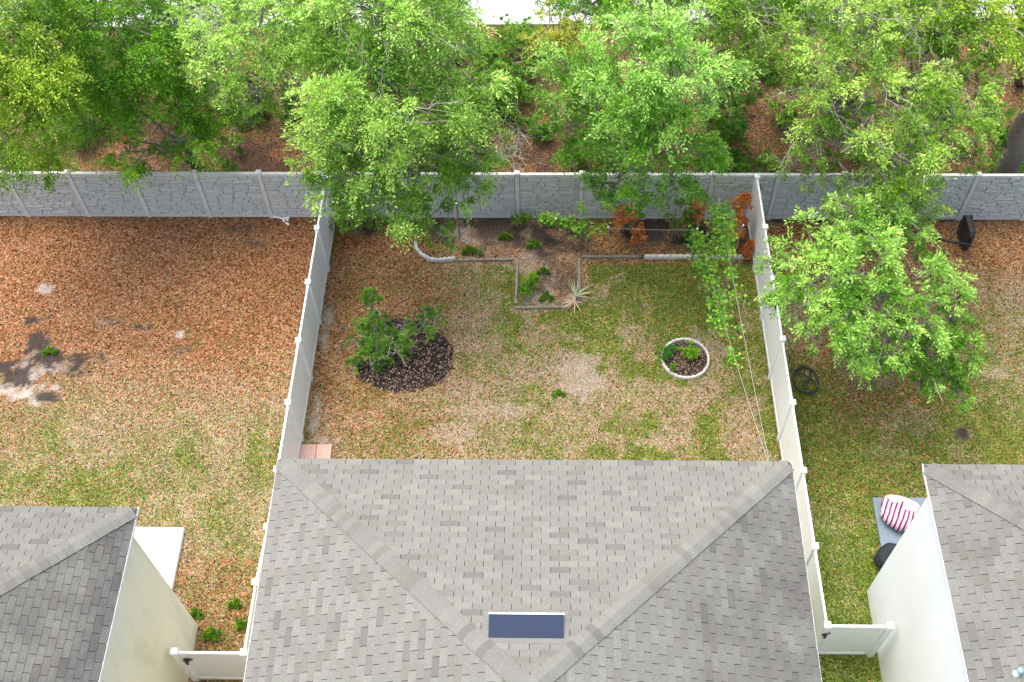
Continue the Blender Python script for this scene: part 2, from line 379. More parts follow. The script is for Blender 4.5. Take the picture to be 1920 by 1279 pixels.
gro = obj('ground', V, F, M_ground, attr=('cover', cc, 'POINT'), smooth=True); tag(gro, kind='structure')
def gh(x, y):
    return (fbm(x, y, 3.0, 5, 3)-0.5)*0.05+(fbm(x, y, 0.35, 9, 2)-0.5)*0.018-0.02

# pale road beyond the trees
M_road = simple('pale_road_surface', (0.62, 0.62, 0.62), 0.95, 0.12, 4)
yr = P(940, 47)[1]
rd = MB().box((-60, yr, -0.05), (60, yr+7, 0.035)).build('road', M_road); tag(rd, kind='structure')

# ---- scattered leaves and grass blades
def quads(C, A, B):
    """rhombus leaves: centre C, half axis A (long), half axis B (short)"""
    n = len(C); V = np.empty((n, 4, 3)); V[:, 0] = C-A; V[:, 1] = C+B-A*0.1; V[:, 2] = C+A; V[:, 3] = C-B-A*0.1
    return V.reshape(-1, 3), np.arange(n*4).reshape(n, 4)
def unit(a): return a/(np.linalg.norm(a, axis=-1, keepdims=True)+1e-9)
excl = [(-5.2, 5.1, -40, -11.1), (-14, -7.9, -40, -12.7), (7.8, 30, -40, -11.7), (-13.5, -8.75, -12.8, -10.24)]
def inside(x, y):
    k = np.zeros(len(x), bool)
    for a, b, c, d in excl: k |= (x > a) & (x < b) & (y > c) & (y < d)
    return k
n = 520000
x = rng.uniform(FX0, FX1, n); y = rng.uniform(FY0, 9.0, n); L, G, S, D = cover(x, y)
k = (rng.random(n) < L*0.85*(1-D)**2*(1-S)**1.5) & ~inside(x, y); x = x[k]; y = y[k]; n = len(x)
C = np.stack([x, y, gh(x, y)+rng.uniform(0.006, 0.025, n)], 1)
a = rng.uniform(0, 2*np.pi, n); l = rng.uniform(0.010, 0.025, n)
A = np.stack([np.cos(a), np.sin(a), rng.uniform(-.35, .35, n)], 1)*l[:, None]; B = np.stack([-np.sin(a), np.cos(a), rng.uniform(-.5, .5, n)], 1)*(l*rng.uniform(0.35, 0.6, n))[:, None]
M_litter = leafmat('dry_fallen_leaves', (0.09, 0.035, 0.015), (0.36, 0.145, 0.055), (0.58, 0.35, 0.19), 0.1)
V, F = quads(C, A, B); lo = obj('fallen_leaves', V, F, M_litter); tag(lo, 'orange brown dry leaves strewn over the lawns', 'fallen leaves', kind='stuff')
n = 900000
x = rng.uniform(FX0, FX1, n); y = rng.uniform(FY0, 9.0, n); L, G, S, D = cover(x, y)
cl = fbm(x, y, 0.28, 77, 3)
k = (rng.random(n) < G*sst(0.28, 0.56, cl)*1.1*(1-D)*(1-S)) & ~inside(x, y); x = x[k]; y = y[k]; n = len(x)
a = rng.uniform(0, 2*np.pi, n); l = rng.uniform(0.02, 0.045, n)
A = np.stack([np.cos(a)*0.8, np.sin(a)*0.8, rng.uniform(.35, 1.0, n)], 1)*l[:, None]; B = np.stack([-np.sin(a), np.cos(a), np.zeros(n)], 1)*0.0065
C = np.stack([x, y, gh(x, y)], 1)+A*np.array([0, 0, 1])+np.array([0, 0, .004])
M_grass = leafmat('lawn_grass_blades', (0.05, 0.10, 0.010), (0.12, 0.20, 0.022), (0.34, 0.40, 0.09), 0.3)
V, F = quads(C, A, B); lo = obj('grass', V, F, M_grass); tag(lo, 'thin patchy green grass growing through the leaf litter', 'grass', kind='stuff')

# ------------------------------------------------------------------ grey moulded wall
GX, GT, GE, GH = -15.371, 1.843, -0.006, 1.87
wallr = thing('stone_pattern_fence', (0, -0.03, 0), 'long grey fence of moulded stone panels along the back of the yards', 'fence')
def panel_mesh(seed):
    rr = random.Random(seed); mb = MB(); W = GT-0.13; z = 0.10; x0 = -W/2
    while z < GH-0.09:
        h = rr.choice((0.055, 0.075, 0.10, 0.13)); h = min(h, GH-0.06-z)
        if h < 0.03: break
        x = x0
        while x < -x0-0.01:
            L = rr.uniform(0.2, 0.6); L = min(L, -x0-x)
            if -x0-(x+L) < 0.08: L = -x0-x
            d = rr.uniform(0.018, 0.045)
            if h > 0.09 and rr.random() < 0.35:
                pieces = ((x, x+L, z, z+h*0.5), (x, x+L, z+h*0.5, z+h))
            else: pieces = ((x, x+L, z, z+h),)
            for (a, b_, c, e) in pieces:
                g = 0.0095; dd = d*rr.uniform(0.75, 1.2)
                for sgn in (-1, 1):
                    y1 = sgn*(0.022+dd); y0 = sgn*0.0225
                    Vv = [(a+g*.6, y0, c+g*.75), (b_-g*.6, y0, c+g*.75), (b_-g*.6, y0, e-g*.75), (a+g*.6, y0, e-g*.75),
                          (a+g+.01, y1, c+g+.009), (b_-g-.01, y1+rr.uniform(-.006, .006), c+g+.009), (b_-g-.01, y1, e-g-.009), (a+g+.01, y1+rr.uniform(-.006, .006), e-g-.009)]
                    Ff = [(4,5,6,7),(0,1,5,4),(1,2,6,5),(2,3,7,6),(3,0,4,7)]
                    if sgn > 0: Ff = [f[::-1] for f in Ff]
                    mb.add(Vv, Ff)
            x += L
        z += h
    return mb
def shift(o, dx, dy, dz=0.0): o.location = (dx, dy, dz)
pm = []
for s in range(3):
    mb = panel_mesh(40+s); mb.V = [(v[0], v[1]-0.03, v[2]) for v in mb.V]; pm.append(mb)
core = MB().box((-GT/2+.06, -0.052, 0.02), (GT/2-.06, -0.008, GH-0.03))
rail = MB().box((-GT/2+.062, -0.075, GH-0.065), (GT/2-.062, 0.015, GH))
rail2 = MB().box((-GT/2+.062, -0.075, 0.0), (GT/2-.062, 0.015, 0.11))
post = MB().box((-0.062, -0.092, -0.05), (0.062, 0.032, GH+0.02))
cap = MB().bevbox((-0.082, -0.112, GH+0.02), (0.082, 0.052, GH+0.075), 0.02)
proto = {}
for k in range(-3, 20):
    dx = GX+GT*k; dy = GE*k*GT
    if not proto:
        pr = {'p%d' % s: pm[s].build('panel', M_stone, wallr) for s in range(3)}
        proto = dict(pr); proto['core'] = core.build('panel_core', M_joint, pr['p0']); proto['rail'] = rail.build('panel_rail', M_post, pr['p0']); proto['rail2'] = rail2.build('panel_rail', M_post, pr['p0'])
        proto['post'] = post.build('post', M_post, wallr); proto['cap'] = cap.build('post_cap', M_post, proto['post'])
        for q in ('p1', 'p2'): bpy.data.objects.remove(pr[q])
        pmesh = [proto['p0'].data]+[bpy.data.meshes[n_] for n_ in ('panel.001', 'panel.002')]
        P0, C0, R0, S0, K0 = proto['p0'], proto['core'], proto['rail'], proto['post'], proto['cap']
        shift(P0, dx+GT/2, dy); shift(S0, dx, dy)
        R2_ = proto['rail2']
        for o in (C0, R0, R2_, K0): o.location = (0, 0, 0)
        continue
    p = P0.copy(); p.data = pmesh[(k*2+k//3) % 3]; p.parent = wallr; shift(p, dx+GT/2, dy-0.003); col.objects.link(p)
    for o in (C0, R0, R2_): c = o.copy(); c.parent = p; col.objects.link(c)
    s_ = S0.copy(); s_.parent = wallr; shift(s_, dx, dy); col.objects.link(s_)
    c = K0.copy(); c.parent = s_; col.objects.link(c)
def walltop(x): return GE*(x-GX)

# ------------------------------------------------------------------ white vinyl fences
FH = 1.83
def vinyl_fence(pts, label, gates=()):
    root = thing('vinyl_fence', (pts[0][0], pts[0][1], 0), label, 'fence')
    for i, p in enumerate(pts):
        s = MB(); t = 0.063
        s.box((p[0]-t, p[1]-t, -0.05), (p[0]+t, p[1]+t, FH+0.04)); po = s.build('post', M_vinyl, root)
        c = MB(); t = 0.078
        c.bevbox((p[0]-t, p[1]-t, FH+0.04), (p[0]+t, p[1]+t, FH+0.075), 0.012)
        a = t-0.02
        c.add([(p[0]-a, p[1]-a, FH+.075), (p[0]+a, p[1]-a, FH+.075), (p[0]+a, p[1]+a, FH+.075), (p[0]-a, p[1]+a, FH+.075), (p[0], p[1], FH+.115)], [(0,1,4),(1,2,4),(2,3,4),(3,0,4)])
        c.build('post_cap', M_vinyl, po)
    for i in range(len(pts)-1):
        p0 = np.array(pts[i][:2]); p1 = np.array(pts[i+1][:2]); d = (p1-p0)/np.linalg.norm(p1-p0)
        a = p0+d*0.065; b = p1-d*0.065
        f = MB().obox(a+d*.002, b-d*.002, 0.024, 0.10, FH-0.04)
        # tongue and groove ribs
        L = np.linalg.norm(b-a); nb = int(L/0.15); nrm = np.array([-d[1], d[0]])
        for j in range(1, nb):
            q = a+d*(L*j/nb)
            for sg in (-1, 1): f.obox(q-d*0.004+nrm*sg*0.0125, q+d*0.004+nrm*sg*0.0125, 0.003, 0.145, FH-0.092)
        pn = f.build('panel', M_vinyl, root)
        MB().obox(a, b, 0.052, FH-0.09, FH+0.0, 0.008).build('top_rail', M_vinyl, pn)
        MB().obox(a, b, 0.050, 0.03, 0.14, 0.008).build('bottom_rail', M_vinyl, pn)
    return root
lx = lambda y: -6.066+0.012*y
rx = lambda y: 6.133-0.011*y
LY = [-0.23, -2.097, -3.962, -5.832, -7.684, -9.541, -11.02, -12.36, -13.96]
RY = [-0.23, -2.074, -3.84, -5.748, -7.629, -9.491, -11.40, -13.23]
vinyl_fence([(lx(y)-(0.06 if y < -12 else 0), y) for y in LY], 'white vinyl privacy fence on the west side of the middle yard')
vinyl_fence([(rx(y), y) for y in RY], 'white vinyl privacy fence on the east side, half covered by the leaning tree')

def gate(p0, p1, label, latch_x, hinge_end):
    root = thing('fence_gate', ((p0[0]+p1[0])/2, p0[1], 0), label, 'gate')
    x0, x1 = sorted((p0[0], p1[0])); y = p0[1]
    MB().box((x0, y-.012, 0.10), (x1, y+.012, FH-.05)).build('panel', M_vinyl, root)
    MB().bevbox((x0, y-.03, FH-.10), (x1, y+.03, FH), .008).build('top_rail', M_vinyl, root)
    MB().bevbox((x0, y-.03, 0.05), (x1, y+.03, 0.16), .008).build('bottom_rail', M_vinyl, root)
    for xx in (x0+.04, x1-.04):
        MB().box((xx-.04, y-.028, 0.162), (xx+.04, y+.028, FH-.102)).build('stile', M_vinyl, root)
    l = MB(); l.box((latch_x-.07, y-.075, 1.42), (latch_x+.06, y-.029, 1.50)); l.box((latch_x-.02, y-.12, 1.34), (latch_x+.02, y-.076, 1.56)); l.box((latch_x+.062, y-.05, 1.44), (latch_x+.12, y-.031, 1.48))
    l.build('latch', M_black, root)
    if hinge_end is not None:
        e = MB().box((hinge_end-.065, y-.065, -.05), (hinge_end+.065, y+.065, FH+.04)).build('post', M_vinyl, root)
        MB().bevbox((hinge_end-.08, y-.08, FH+.04), (hinge_end+.08, y+.08, FH+.09), .015).build('post_cap', M_vinyl, e)
    return root
gate((-7.74, -13.96), (-6.30, -13.96), 'white vinyl gate with black latch beside the cream house wall', -7.62, -7.80)
gate((6.38, -13.23), (7.52, -13.23), 'white vinyl gate between the two roofs beside the white house wall', 6.30, 7.62)

# ------------------------------------------------------------------ houses
M_sh_mid = mat_shingle('grey_shingle', 0.228, 0.10)
M_sh_mid2 = mat_shingle('grey_shingle_dark_east', 0.222, 0.5, sx=(0.5, 5.2))  # east slope only, patchily darker towards its eave
M_sh_left = mat_shingle('mid_grey_shingle', 0.215, 0.12)
M_sh_left2 = mat_shingle('mid_grey_shingle_dark_east', 0.21, 0.6, sx=(-13.0, -8.0))  # darker copy for the east slope, strongest near the eave
M_sh_right = mat_shingle('taupe_grey_shingle', 0.22, 0.25)
PITCH = 0.36
def house(name, x0, x1, yb, yf, ze, mat, mat2, wallmat, wall, label, oh_fascia=0.14):
    """hipped roof over the rectangle x0..x1, yf..yb; ze = eave height"""
    root = thing(name, ((x0+x1)/2, yb-0.5, 0), label, 'house')
    hw = (x1-x0)/2; xm = (x0+x1)/2; zr = ze+hw*PITCH; yr0 = yb-hw; yr1 = yf+hw
    c = [(x0, yb), (x1, yb), (x1, yf), (x0, yf)]
    base = MB(); e = 0.012
    base.add([(x0,yb,ze-e),(x1,yb,ze-e),(x1,yf,ze-e),(x0,yf,ze-e),(xm,yr0,zr-e),(xm,yr1,zr-e)], [(0,4,1),(1,4,5,2),(2,5,3),(3,5,4,0),(0,1,2,3)])
    roof = base.build('roof', M_under, root)
    e_, tabw = 0.143, 0.345; gap = 0.011
    cosp = 1/math.sqrt(1+PITCH**2)
    V = []; F = []
    rr = random.Random(len(name)+int(x0*10))
    def slope(o, ud, vd, length, run):
        # o eave corner, ud along the eave, vd horizontal up-slope direction
        o = np.array(o, float); ud = np.array(ud, float); vd = np.array(vd, float)
        sl = run/cosp; rows = int(sl/e_)+1
        dirv = (vd+np.array([0, 0, PITCH]))*cosp; nrm = np.cross(ud, dirv); nrm = nrm if nrm[2] > 0 else -nrm
        slope.start = len(F)
        for i in range(rows):
            s0 = i*e_-(0.02 if i == 0 else 0); s1 = (i+1)*e_+0.012
            if s1 > sl: s1 = sl
            inset = i*e_*cosp
            off = (i % 2)*tabw/2+rr.uniform(-.012, .012)
            j0 = int((inset-off)/tabw)-1; j1 = int((length-inset-off)/tabw)+1
            for j in range(j0, j1+1):
                a = max(off+j*tabw+gap/2, inset-0.0); b = min(off+(j+1)*tabw-gap/2, length-inset)
                if b-a < 0.01: continue
                l0 = 0.010+rr.uniform(0, .002); l1 = 0.002; ins1 = (s1)*cosp
                a1 = max(a, ins1) if a <= inset+.001 else max(a, min(ins1, b)); b1 = min(b, length-ins1); 
                if b1 < a1: b1 = a1 = (max(a, min(b, length-ins1)) if ins1 > length/2 or b > length/2 else min(b, max(a, ins1)))
                q = [o+ud*a+dirv*s0, o+ud*b+dirv*s0, o+ud*b1+dirv*s1, o+ud*a1+dirv*s1]
                n = len(V)
                V.extend([q[0]+nrm*l0, q[1]+nrm*l0, q[2]+nrm*l1, q[3]+nrm*l1, q[0]-nrm*.003, q[1]-nrm*.003])
                F.extend([(n,n+1,n+2,n+3),(n+4,n+5,n+1,n)])
    W = x1-x0; D = yb-yf
    slope((x0, yb, ze), (1, 0, 0), (0, -1, 0), W, hw)
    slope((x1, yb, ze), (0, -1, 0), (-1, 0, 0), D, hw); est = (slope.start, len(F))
    slope((x0, yb, ze), (0, -1, 0), (1, 0, 0), D, hw)
    slope((x0, yf, ze), (1, 0, 0), (0, 1, 0), W, hw)
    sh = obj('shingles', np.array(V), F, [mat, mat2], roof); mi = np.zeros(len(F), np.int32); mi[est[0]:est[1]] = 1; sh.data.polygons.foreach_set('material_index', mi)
    # hip and ridge caps
    def caps(p, q, n1, n2):
        p = np.array(p, float); q = np.array(q, float); L = np.linalg.norm(q-p); d = (q-p)/L
        cb = MB(); k = 0; s = 0.10; st = 0.165; wd = 0.168
        n1 = np.array(n1, float); n2 = np.array(n2, float)
        a1 = np.cross(d, n1); a1 /= np.linalg.norm(a1); a1 = a1 if a1[2] < 0 else -a1
        a2 = np.cross(d, n2); a2 /= np.linalg.norm(a2); a2 = a2 if a2[2] < 0 else -a2
        up = n1+n2; up /= np.linalg.norm(up)
        while s < L-0.02:
            t0 = s; t1 = min(s+st+.03, L); w_ = wd*rr.uniform(.97, 1.03); h0 = 0.036+rr.uniform(0, .008); h1 = 0.022
            c0 = p+d*t0; c1 = p+d*t1
            Vv = []
            for cc_, h in ((c0, h0), (c1, h1)):
                Vv += [cc_+a1*w_+n1*(h*.9), cc_+a1*w_*.35+n1*h*1.1, cc_+up*(h*1.15), cc_+a2*w_*.35+n2*h*1.1, cc_+a2*w_+n2*(h*.9)]
            Vv += [cc_ for cc_ in (c0+a1*w_-n1*.0, c0+a2*w_-n2*.0, c0-up*.0)]
            Ff = [(0,1,6,5),(1,2,7,6),(2,3,8,7),(3,4,9,8),(10,12,1,0),(12,2,1),(12,3,2),(12,11,4,3)]
            Vv += [c0+a1*w_, c1+a1*w_, c0+a2*w_, c1+a2*w_]
            Ff += [(0,5,14,13),(9,4,15,16)]
            cb.add(Vv, Ff); s += st
        cb.build('hip_cap', mat, roof)
    nb = np.array([0, PITCH, 1])*cosp; nf = np.array([0, -PITCH, 1])*cosp; ne = np.array([PITCH, 0, 1])*cosp; nw = np.array([-PITCH, 0, 1])*cosp
    caps((x0, yb, ze), (xm, yr0, zr), nb, nw); caps((x1, yb, ze), (xm, yr0, zr), nb, ne)
    caps((x0, yf, ze), (xm, yr1, zr), nf, nw); caps((x1, yf, ze), (xm, yr1, zr), nf, ne)
    caps((xm, yr0, zr), (xm, yr1, zr), ne, nw)
    # fascia and soffit
    f = MB(); h = oh_fascia; t = 0.02
    f.box((x0-.002, yb-.022, ze-.02-h), (x1+.002, yb-.002, ze-.016)); f.box((x0-.002, yf+.002, ze-.02-h), (x1+.002, yf+.022, ze-.016))
    f.box((x0+.0, yf+.024, ze-.02-h), (x0+.022, yb-.024, ze-.016)); f.box((x1-.022, yf+.024, ze-.02-h), (x1-.0, yb-.024, ze-.016))
    f.build('fascia', M_fascia, root)
    # white drip edge just proud of the fascia
    MB().box((x0-.03, yf-.03, ze-.035), (x0-.004, yb+.03, ze-.004)).build('drip_edge', M_fascia, root)
    MB().box((x1+.004, yf-.03, ze-.035), (x1+.03, yb+.03, ze-.004)).build('drip_edge', M_fascia, root)
    MB().box((x0+.03, yf+.03, ze-.14), (x1-.03, yb-.03, ze-.12)).build('soffit', M_fascia, root)
    wx0, wx1, wy1, wy0 = wall
    MB().box((wx0, wy0, -0.1), (wx1, wy1, ze-.141)).build('wall', wallmat, root)
    return root
ZE = 5.30
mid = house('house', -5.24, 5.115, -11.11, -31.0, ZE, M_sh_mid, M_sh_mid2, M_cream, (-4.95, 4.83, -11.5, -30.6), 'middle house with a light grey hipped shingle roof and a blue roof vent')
house('house', -18.0, -7.935, -12.22, -31.0, ZE, M_sh_left, M_sh_left2, M_cream, (-17.6, -7.985, -12.70, -30.6), 'cream house at the lower left with mottled grey shingle roof')
house('house', 7.765, 18.0, -11.16, -31.0, ZE, M_sh_right, M_sh_right, M_white_stucco, (7.815, 17.6, -11.70, -30.6), 'white house at the lower right with taupe grey shingle roof')

# blue vent on the middle roof (back slope plane: z = ZE + (yb - y)*PITCH)
def on_back_slope(u, v, yb=-11.11, lift=0.0):
    lo, hi = ZE, ZE+4
    for _ in range(40):
        z = (lo+hi)/2; p = P(u, v, z); zz = ZE+(yb-p[1])*PITCH+lift
        if zz > z: lo = z
        else: hi = z
    return P(u, v, (lo+hi)/2)
a = on_back_slope(916, 1152, lift=.12); b = on_back_slope(1057, 1152, lift=.12); c = on_back_slope(917, 1196); d = on_back_slope(1056, 1196)
M_blue = simple('blue_painted_metal', (0.010, 0.025, 0.062), 0.5, 0.08, 3, spec=0.25, b_=0)
vt = thing('roof_vent', ((a[0]+b[0])/2, a[1], a[2]-.1), 'blue rectangular off-ridge vent with a white lip on the middle roof', 'roof vent')
x0_, x1_ = (a[0]+c[0])/2, (b[0]+d[0])/2; yn, yf_ = a[1], c[1]
zr_ = lambda y: ZE+(-11.11-y)*PITCH
MB().add([(x0_, yn, zr_(yn)-.02), (x1_, yn, zr_(yn)-.02), (x1_, yf_, zr_(yf_)-.02), (x0_, yf_, zr_(yf_)-.02), (x0_, yn, zr_(yn)+.12), (x1_, yn, zr_(yn)+.12), (x1_, yf_, zr_(yf_)+.03), (x0_, yf_, zr_(yf_)+.03)],
         [(0,3,2,1),(4,5,6,7),(0,1,5,4),(1,2,6,5),(2,3,7,6),(3,0,4,7)][:]).build('hood', M_blue, vt)
MB().box((x0_-.015, yn+.002, zr_(yn)-.0), (x1_+.015, yn+.03, zr_(yn)+.135)).build('lip', M_fascia, vt)
MB().add([(x0_-.09, yn+.12, zr_(yn+.12)+.016), (x1_+.09, yn+.12, zr_(yn+.12)+.016), (x1_+.09, yf_-.10, zr_(yf_-.1)+.016), (x0_-.09, yf_-.10, zr_(yf_-.1)+.016)], [(0,3,2,1)]).build('flashing', M_sh_mid, vt)
# small pipe vent on the right roof
pp = P(1910, 1262, 6.1); xx = pp[0]; zz = ZE+(xx-7.765)*PITCH
pp = P(1908, 1262, zz+.1)
zz = ZE+(pp[0]-7.765)*PITCH
vp = thing('vent_pipe', (pp[0], pp[1], zz), 'small white and blue capped vent pipe on the right roof', 'vent pipe')
MB().tube([(pp[0], pp[1], zz-.05), (pp[0], pp[1], zz+.16)], .045, 14).build('pipe', M_fascia, vp, True)
MB().tube([(pp[0], pp[1], zz+.161), (pp[0], pp[1], zz+.20)], [.062, .05], 14).build('cap', simple('pale_blue_plastic', (.25, .42, .62), .4), vp, True)
MB().tube([(pp[0], pp[1], zz-.03), (pp[0], pp[1], zz+.02)], [.09, .05], 14).build('flashing_collar', M_post, vp, True)

# ------------------------------------------------------------------ slabs, pavers
s = MB().bevbox((-13.5, -12.69, -.05), (-8.75, -10.24, .10), .01).build('patio_slab', M_conc, loc=(-11, -11.4, 0)); tag(s, 'white concrete patio slab behind the cream house', 'patio slab')
q0 = P(1636, 933, .04); q1 = P(1650, 1008, .04)
M_mat = simple('slate_blue_slab', (0.19, 0.25, 0.31), 0.8, 0.10, 3)
s = MB().add([(q0[0], q0[1], -.03), (11.5, q0[1], -.03), (11.5, -11.69, -.03), (q0[0], -11.69, -.03), (q0[0], q0[1], .04), (11.5, q0[1], .04), (11.5, -11.69, .04), (q0[0], -11.69, .04)],
             [(0,3,2,1),(4,5,6,7),(0,1,5,4),(1,2,6,5),(2,3,7,6),(3,0,4,7)][:]).build('patio_slab', M_mat, loc=(q0[0]+1, q0[1]-.5, 0)); tag(s, 'slate blue patio slab behind the white house', 'patio slab')
pa = P(565, 833, .03); pb = P(594, 833, .03); pc = P(623, 833, .03)
for i, (a, b) in enumerate(((pa, pb), (pb, pc))):
    s = MB().bevbox((a[0]+.006, pa[1]-.42, -.04), (b[0]-.006, pa[1], .035), .008).build('paver', M_paver, loc=((a[0]+b[0])/2, pa[1]-.2, 0))
    tag(s, ('pink concrete paver touching the west white fence', 'pink concrete paver on the lawn side of its pair')[i], 'paver')
    s = MB().bevbox((a[0]+.006, pa[1]-.85, -.04), (b[0]-.006, pa[1]-.43, .033), .008).build('paver', M_paver, loc=((a[0]+b[0])/2, pa[1]-.6, 0))
    tag(s, ('pink concrete paver under the eave next to the west white fence', 'pink concrete paver under the eave on the lawn side')[i], 'paver')

# ------------------------------------------------------------------ striped pouf, covered pouf
def lathe_cushion(c, rx_, ry_, h, rot, wob, seed, nu=72, nv=30):
    rr = np.random.default_rng(seed); V = []; uv = []
    ph = rr.uniform(0, 6.28, 8)
    for j in range(nv+1):
        t = j/nv; a = math.pi*t-math.pi/2
        for i in range(nu):
            th = 2*math.pi*i/nu
            r = abs(math.cos(a))**0.55*(1+wob*(math.sin(3*th+ph[0])*.5+math.sin(5*th+ph[1])*.35+math.sin(11*th+ph[2])*.15)*(0.4+t))
            z = (math.sin(a)+1)/2
            z = z*h*(1+wob*.9*math.sin(2*th+ph[3])*t)-0.0
            x = r*rx_*math.cos(th); y = r*ry_*math.sin(th)
            xx = x*math.cos(rot)-y*math.sin(rot); yy = x*math.sin(rot)+y*math.cos(rot)
            V.append((c[0]+xx, c[1]+yy, c[2]+z))
    F = []
    for j in range(nv):
        for i in range(nu): F.append((j*nu+i, j*nu+(i+1) % nu, (j+1)*nu+(i+1) % nu, (j+1)*nu+i))
    return np.array(V), F
def mat_stripes(ang, cx, cy, period):
    m, nt, b, o = newmat('pink_and_maroon_striped_cloth'); p = pos(nt)
    sep = N(nt, 'ShaderNodeSeparateXYZ'); nt.links.new(p, sep.inputs[0])
    f = mth(nt, 'ADD', mth(nt, 'MULTIPLY', sep.outputs[0], math.cos(ang)), mth(nt, 'MULTIPLY', sep.outputs[1], math.sin(ang)))
    f = mth(nt, 'ADD', f, mth(nt, 'MULTIPLY', noise(nt, p, 3, 2), 0.05))
    fr = mth(nt, 'FRACT', mth(nt, 'DIVIDE', mth(nt, 'ADD', f, 100.0), period))
    st = mth(nt, 'LESS_THAN', fr, 0.42)
    c = mixc(nt, st, (0.80, 0.56, 0.68), (0.20, 0.02, 0.09)); nt.links.new(c, b.inputs['Base Color']); b.inputs['Roughness'].default_value = 0.9
    bump(nt, b, noise(nt, p, 9, 4), .4, .03); return m
bc = P(1690, 962, .30)
bt = thing('bean_bag', (bc[0], bc[1], .04), 'pink bean bag with maroon stripes on the slate blue slab', 'bean bag')
V, F = lathe_cushion((bc[0], bc[1], .03), .52, .43, .50, R(-25), .13, 3)
M_str = mat_stripes(R(-22), bc[0], bc[1], .105)
obj('body', V, F, M_str, bt, True)
V, F = lathe_cushion((bc[0]+.05, bc[1]+.17, .34), .40, .17, .24, R(-25), .12, 5, 48, 16)
obj('top_flap', V, F, simple('pale_pink_cloth', (.80, .62, .70), .9, .1, 9), bt, True)
M_navy = simple('black_cloth', (0.022, 0.028, 0.034), 0.75, 0.2, 6, b_=.4)
kc = P(1675, 1045, .25); kc[1] = max(kc[1], -11.33)
kt = thing('bean_bag', (kc[0], kc[1], .04), 'black bean bag against the white house wall', 'bean bag')
V, F = lathe_cushion((kc[0], kc[1], .04), .42, .33, .42, R(10), .10, 8); obj('body', V, F, M_navy, kt, True)
V, F = lathe_cushion((kc[0]-.27, kc[1]-.06, .03), .16, .22, .30, R(10), .12, 9, 40, 16); obj('side_lobe', V, F, M_navy, kt, True)

# ------------------------------------------------------------------ fallen basketball stand
a = P(1686, 436, .25); b = P(1820, 459, .42); mid_ = a+(b-a)*.35
hp = thing('basketball_stand', (b[0], b[1], 0), 'black portable basketball stand lying on its side near the grey fence', 'basketball stand')
d = (b-a)/np.linalg.norm(b-a)
MB().tube([a-d*1.1, a, a+(b-a)*.31], .038, 12).build('upper_pole', M_black, hp, True)
MB().tube([a+(b-a)*.315, a+(b-a)*.42], .043, 12).build('silver_joint', M_steel, hp, True)
MB().tube([a+(b-a)*.425, b], .05, 12).build('lower_pole', M_black, hp, True)
# tapered water base standing on its edge, long axis along y
bm_ = MB(); cx_ = P(1815, 430, .45)[0]; y0_ = P(1815, 470, 0.0)[1]; y1_ = P(1815, 445, 0.0)[1]+0.15
def ringy(xo, hy, z0, z1, yc):
    r = .10
    return [(xo, yc-hy+r, z0), (xo, yc+hy-r, z0), (xo, yc+hy, z0+r), (xo, yc+hy, z1-r), (xo, yc+hy-r, z1), (xo, yc-hy+r, z1), (xo, yc-hy, z1-r), (xo, yc-hy, z0+r)]
yc_ = (y0_+y1_)/2+.02
rings = [ringy(cx_-.13, .40, .0, .80, yc_), ringy(cx_-.02, .40, .0, .80, yc_), ringy(cx_+.06, .33, .06, .74, yc_), ringy(cx_+.13, .20, .18, .62, yc_)]
Vv = sum(rings, []); Ff = [tuple(range(8)), tuple(range(31, 23, -1))]
for l in range(3):
    for k in range(8): Ff.append((l*8+k, l*8+8+k, l*8+8+(k+1) % 8, l*8+(k+1) % 8))
bm_.add(Vv, Ff).build('water_base', M_black, hp)
MB().tube([(cx_-.10, yc_+.25, .55), a+(b-a)*.70], .014, 8).build('brace', M_black, hp, True)
MB().tube([(cx_-.10, yc_-.25, .30), a+(b-a)*.72], .014, 8).build('brace', M_black, hp, True)
for z in (.15, .62): MB().tube([(cx_+.08, yc_+.38, z), (cx_+.13, yc_+.38, z)], .07, 14).build('wheel', M_black, hp, True)

# ------------------------------------------------------------------ hose coil
hc = P(1511, 713, .03)
pts = []
for i in range(150):
    t = i/149; th = t*2*math.pi*2.1+.3; r = .37+.02*math.sin(th*2.3)+.012*t
    pts.append((hc[0]+r*.82*math.cos(th), hc[1]+r*1.12*math.sin(th), .025+.02*(math.sin(th*1.7)+1)*.5+.012*t))
for q in ((.10, .10), (-.02, -.10), (-.12, -.22), (-.05, -.34)): pts.append((hc[0]+q[0], hc[1]+q[1], .06))
h = MB().tube(pts, .021, 8).tube([(hc[0]-.24, hc[1]+.14, .06), (hc[0]-.08, hc[1]+.20, .07), (hc[0]+.10, hc[1]+.05, .07), (hc[0]+.22, hc[1]-.05, .06)], .021, 8).build('garden_hose', M_black, smooth=True, loc=(hc[0], hc[1], 0))
tag(h, 'coiled black garden hose lying on the grass beside the east white fence', 'garden hose')

# white plastic scrap by the grey fence
wc = P(528, 411, .03)
s = MB().tube([P(512, 406, .05), P(524, 408, .07), P(534, 412, .04)], .03, 8)
for i in range(9):
    p = P(random.uniform(532, 546), random.uniform(408, 422), .02)
    V, F = lathe_cushion(p, .05, .04, .05, i, .25, i, 10, 6); s.add([tuple(v) for v in V], F)
s = s.build('plastic_scrap', M_fascia, loc=(wc[0], wc[1], 0)); tag(s, 'torn white plastic scrap lying at the foot of the grey fence', 'plastic scrap')

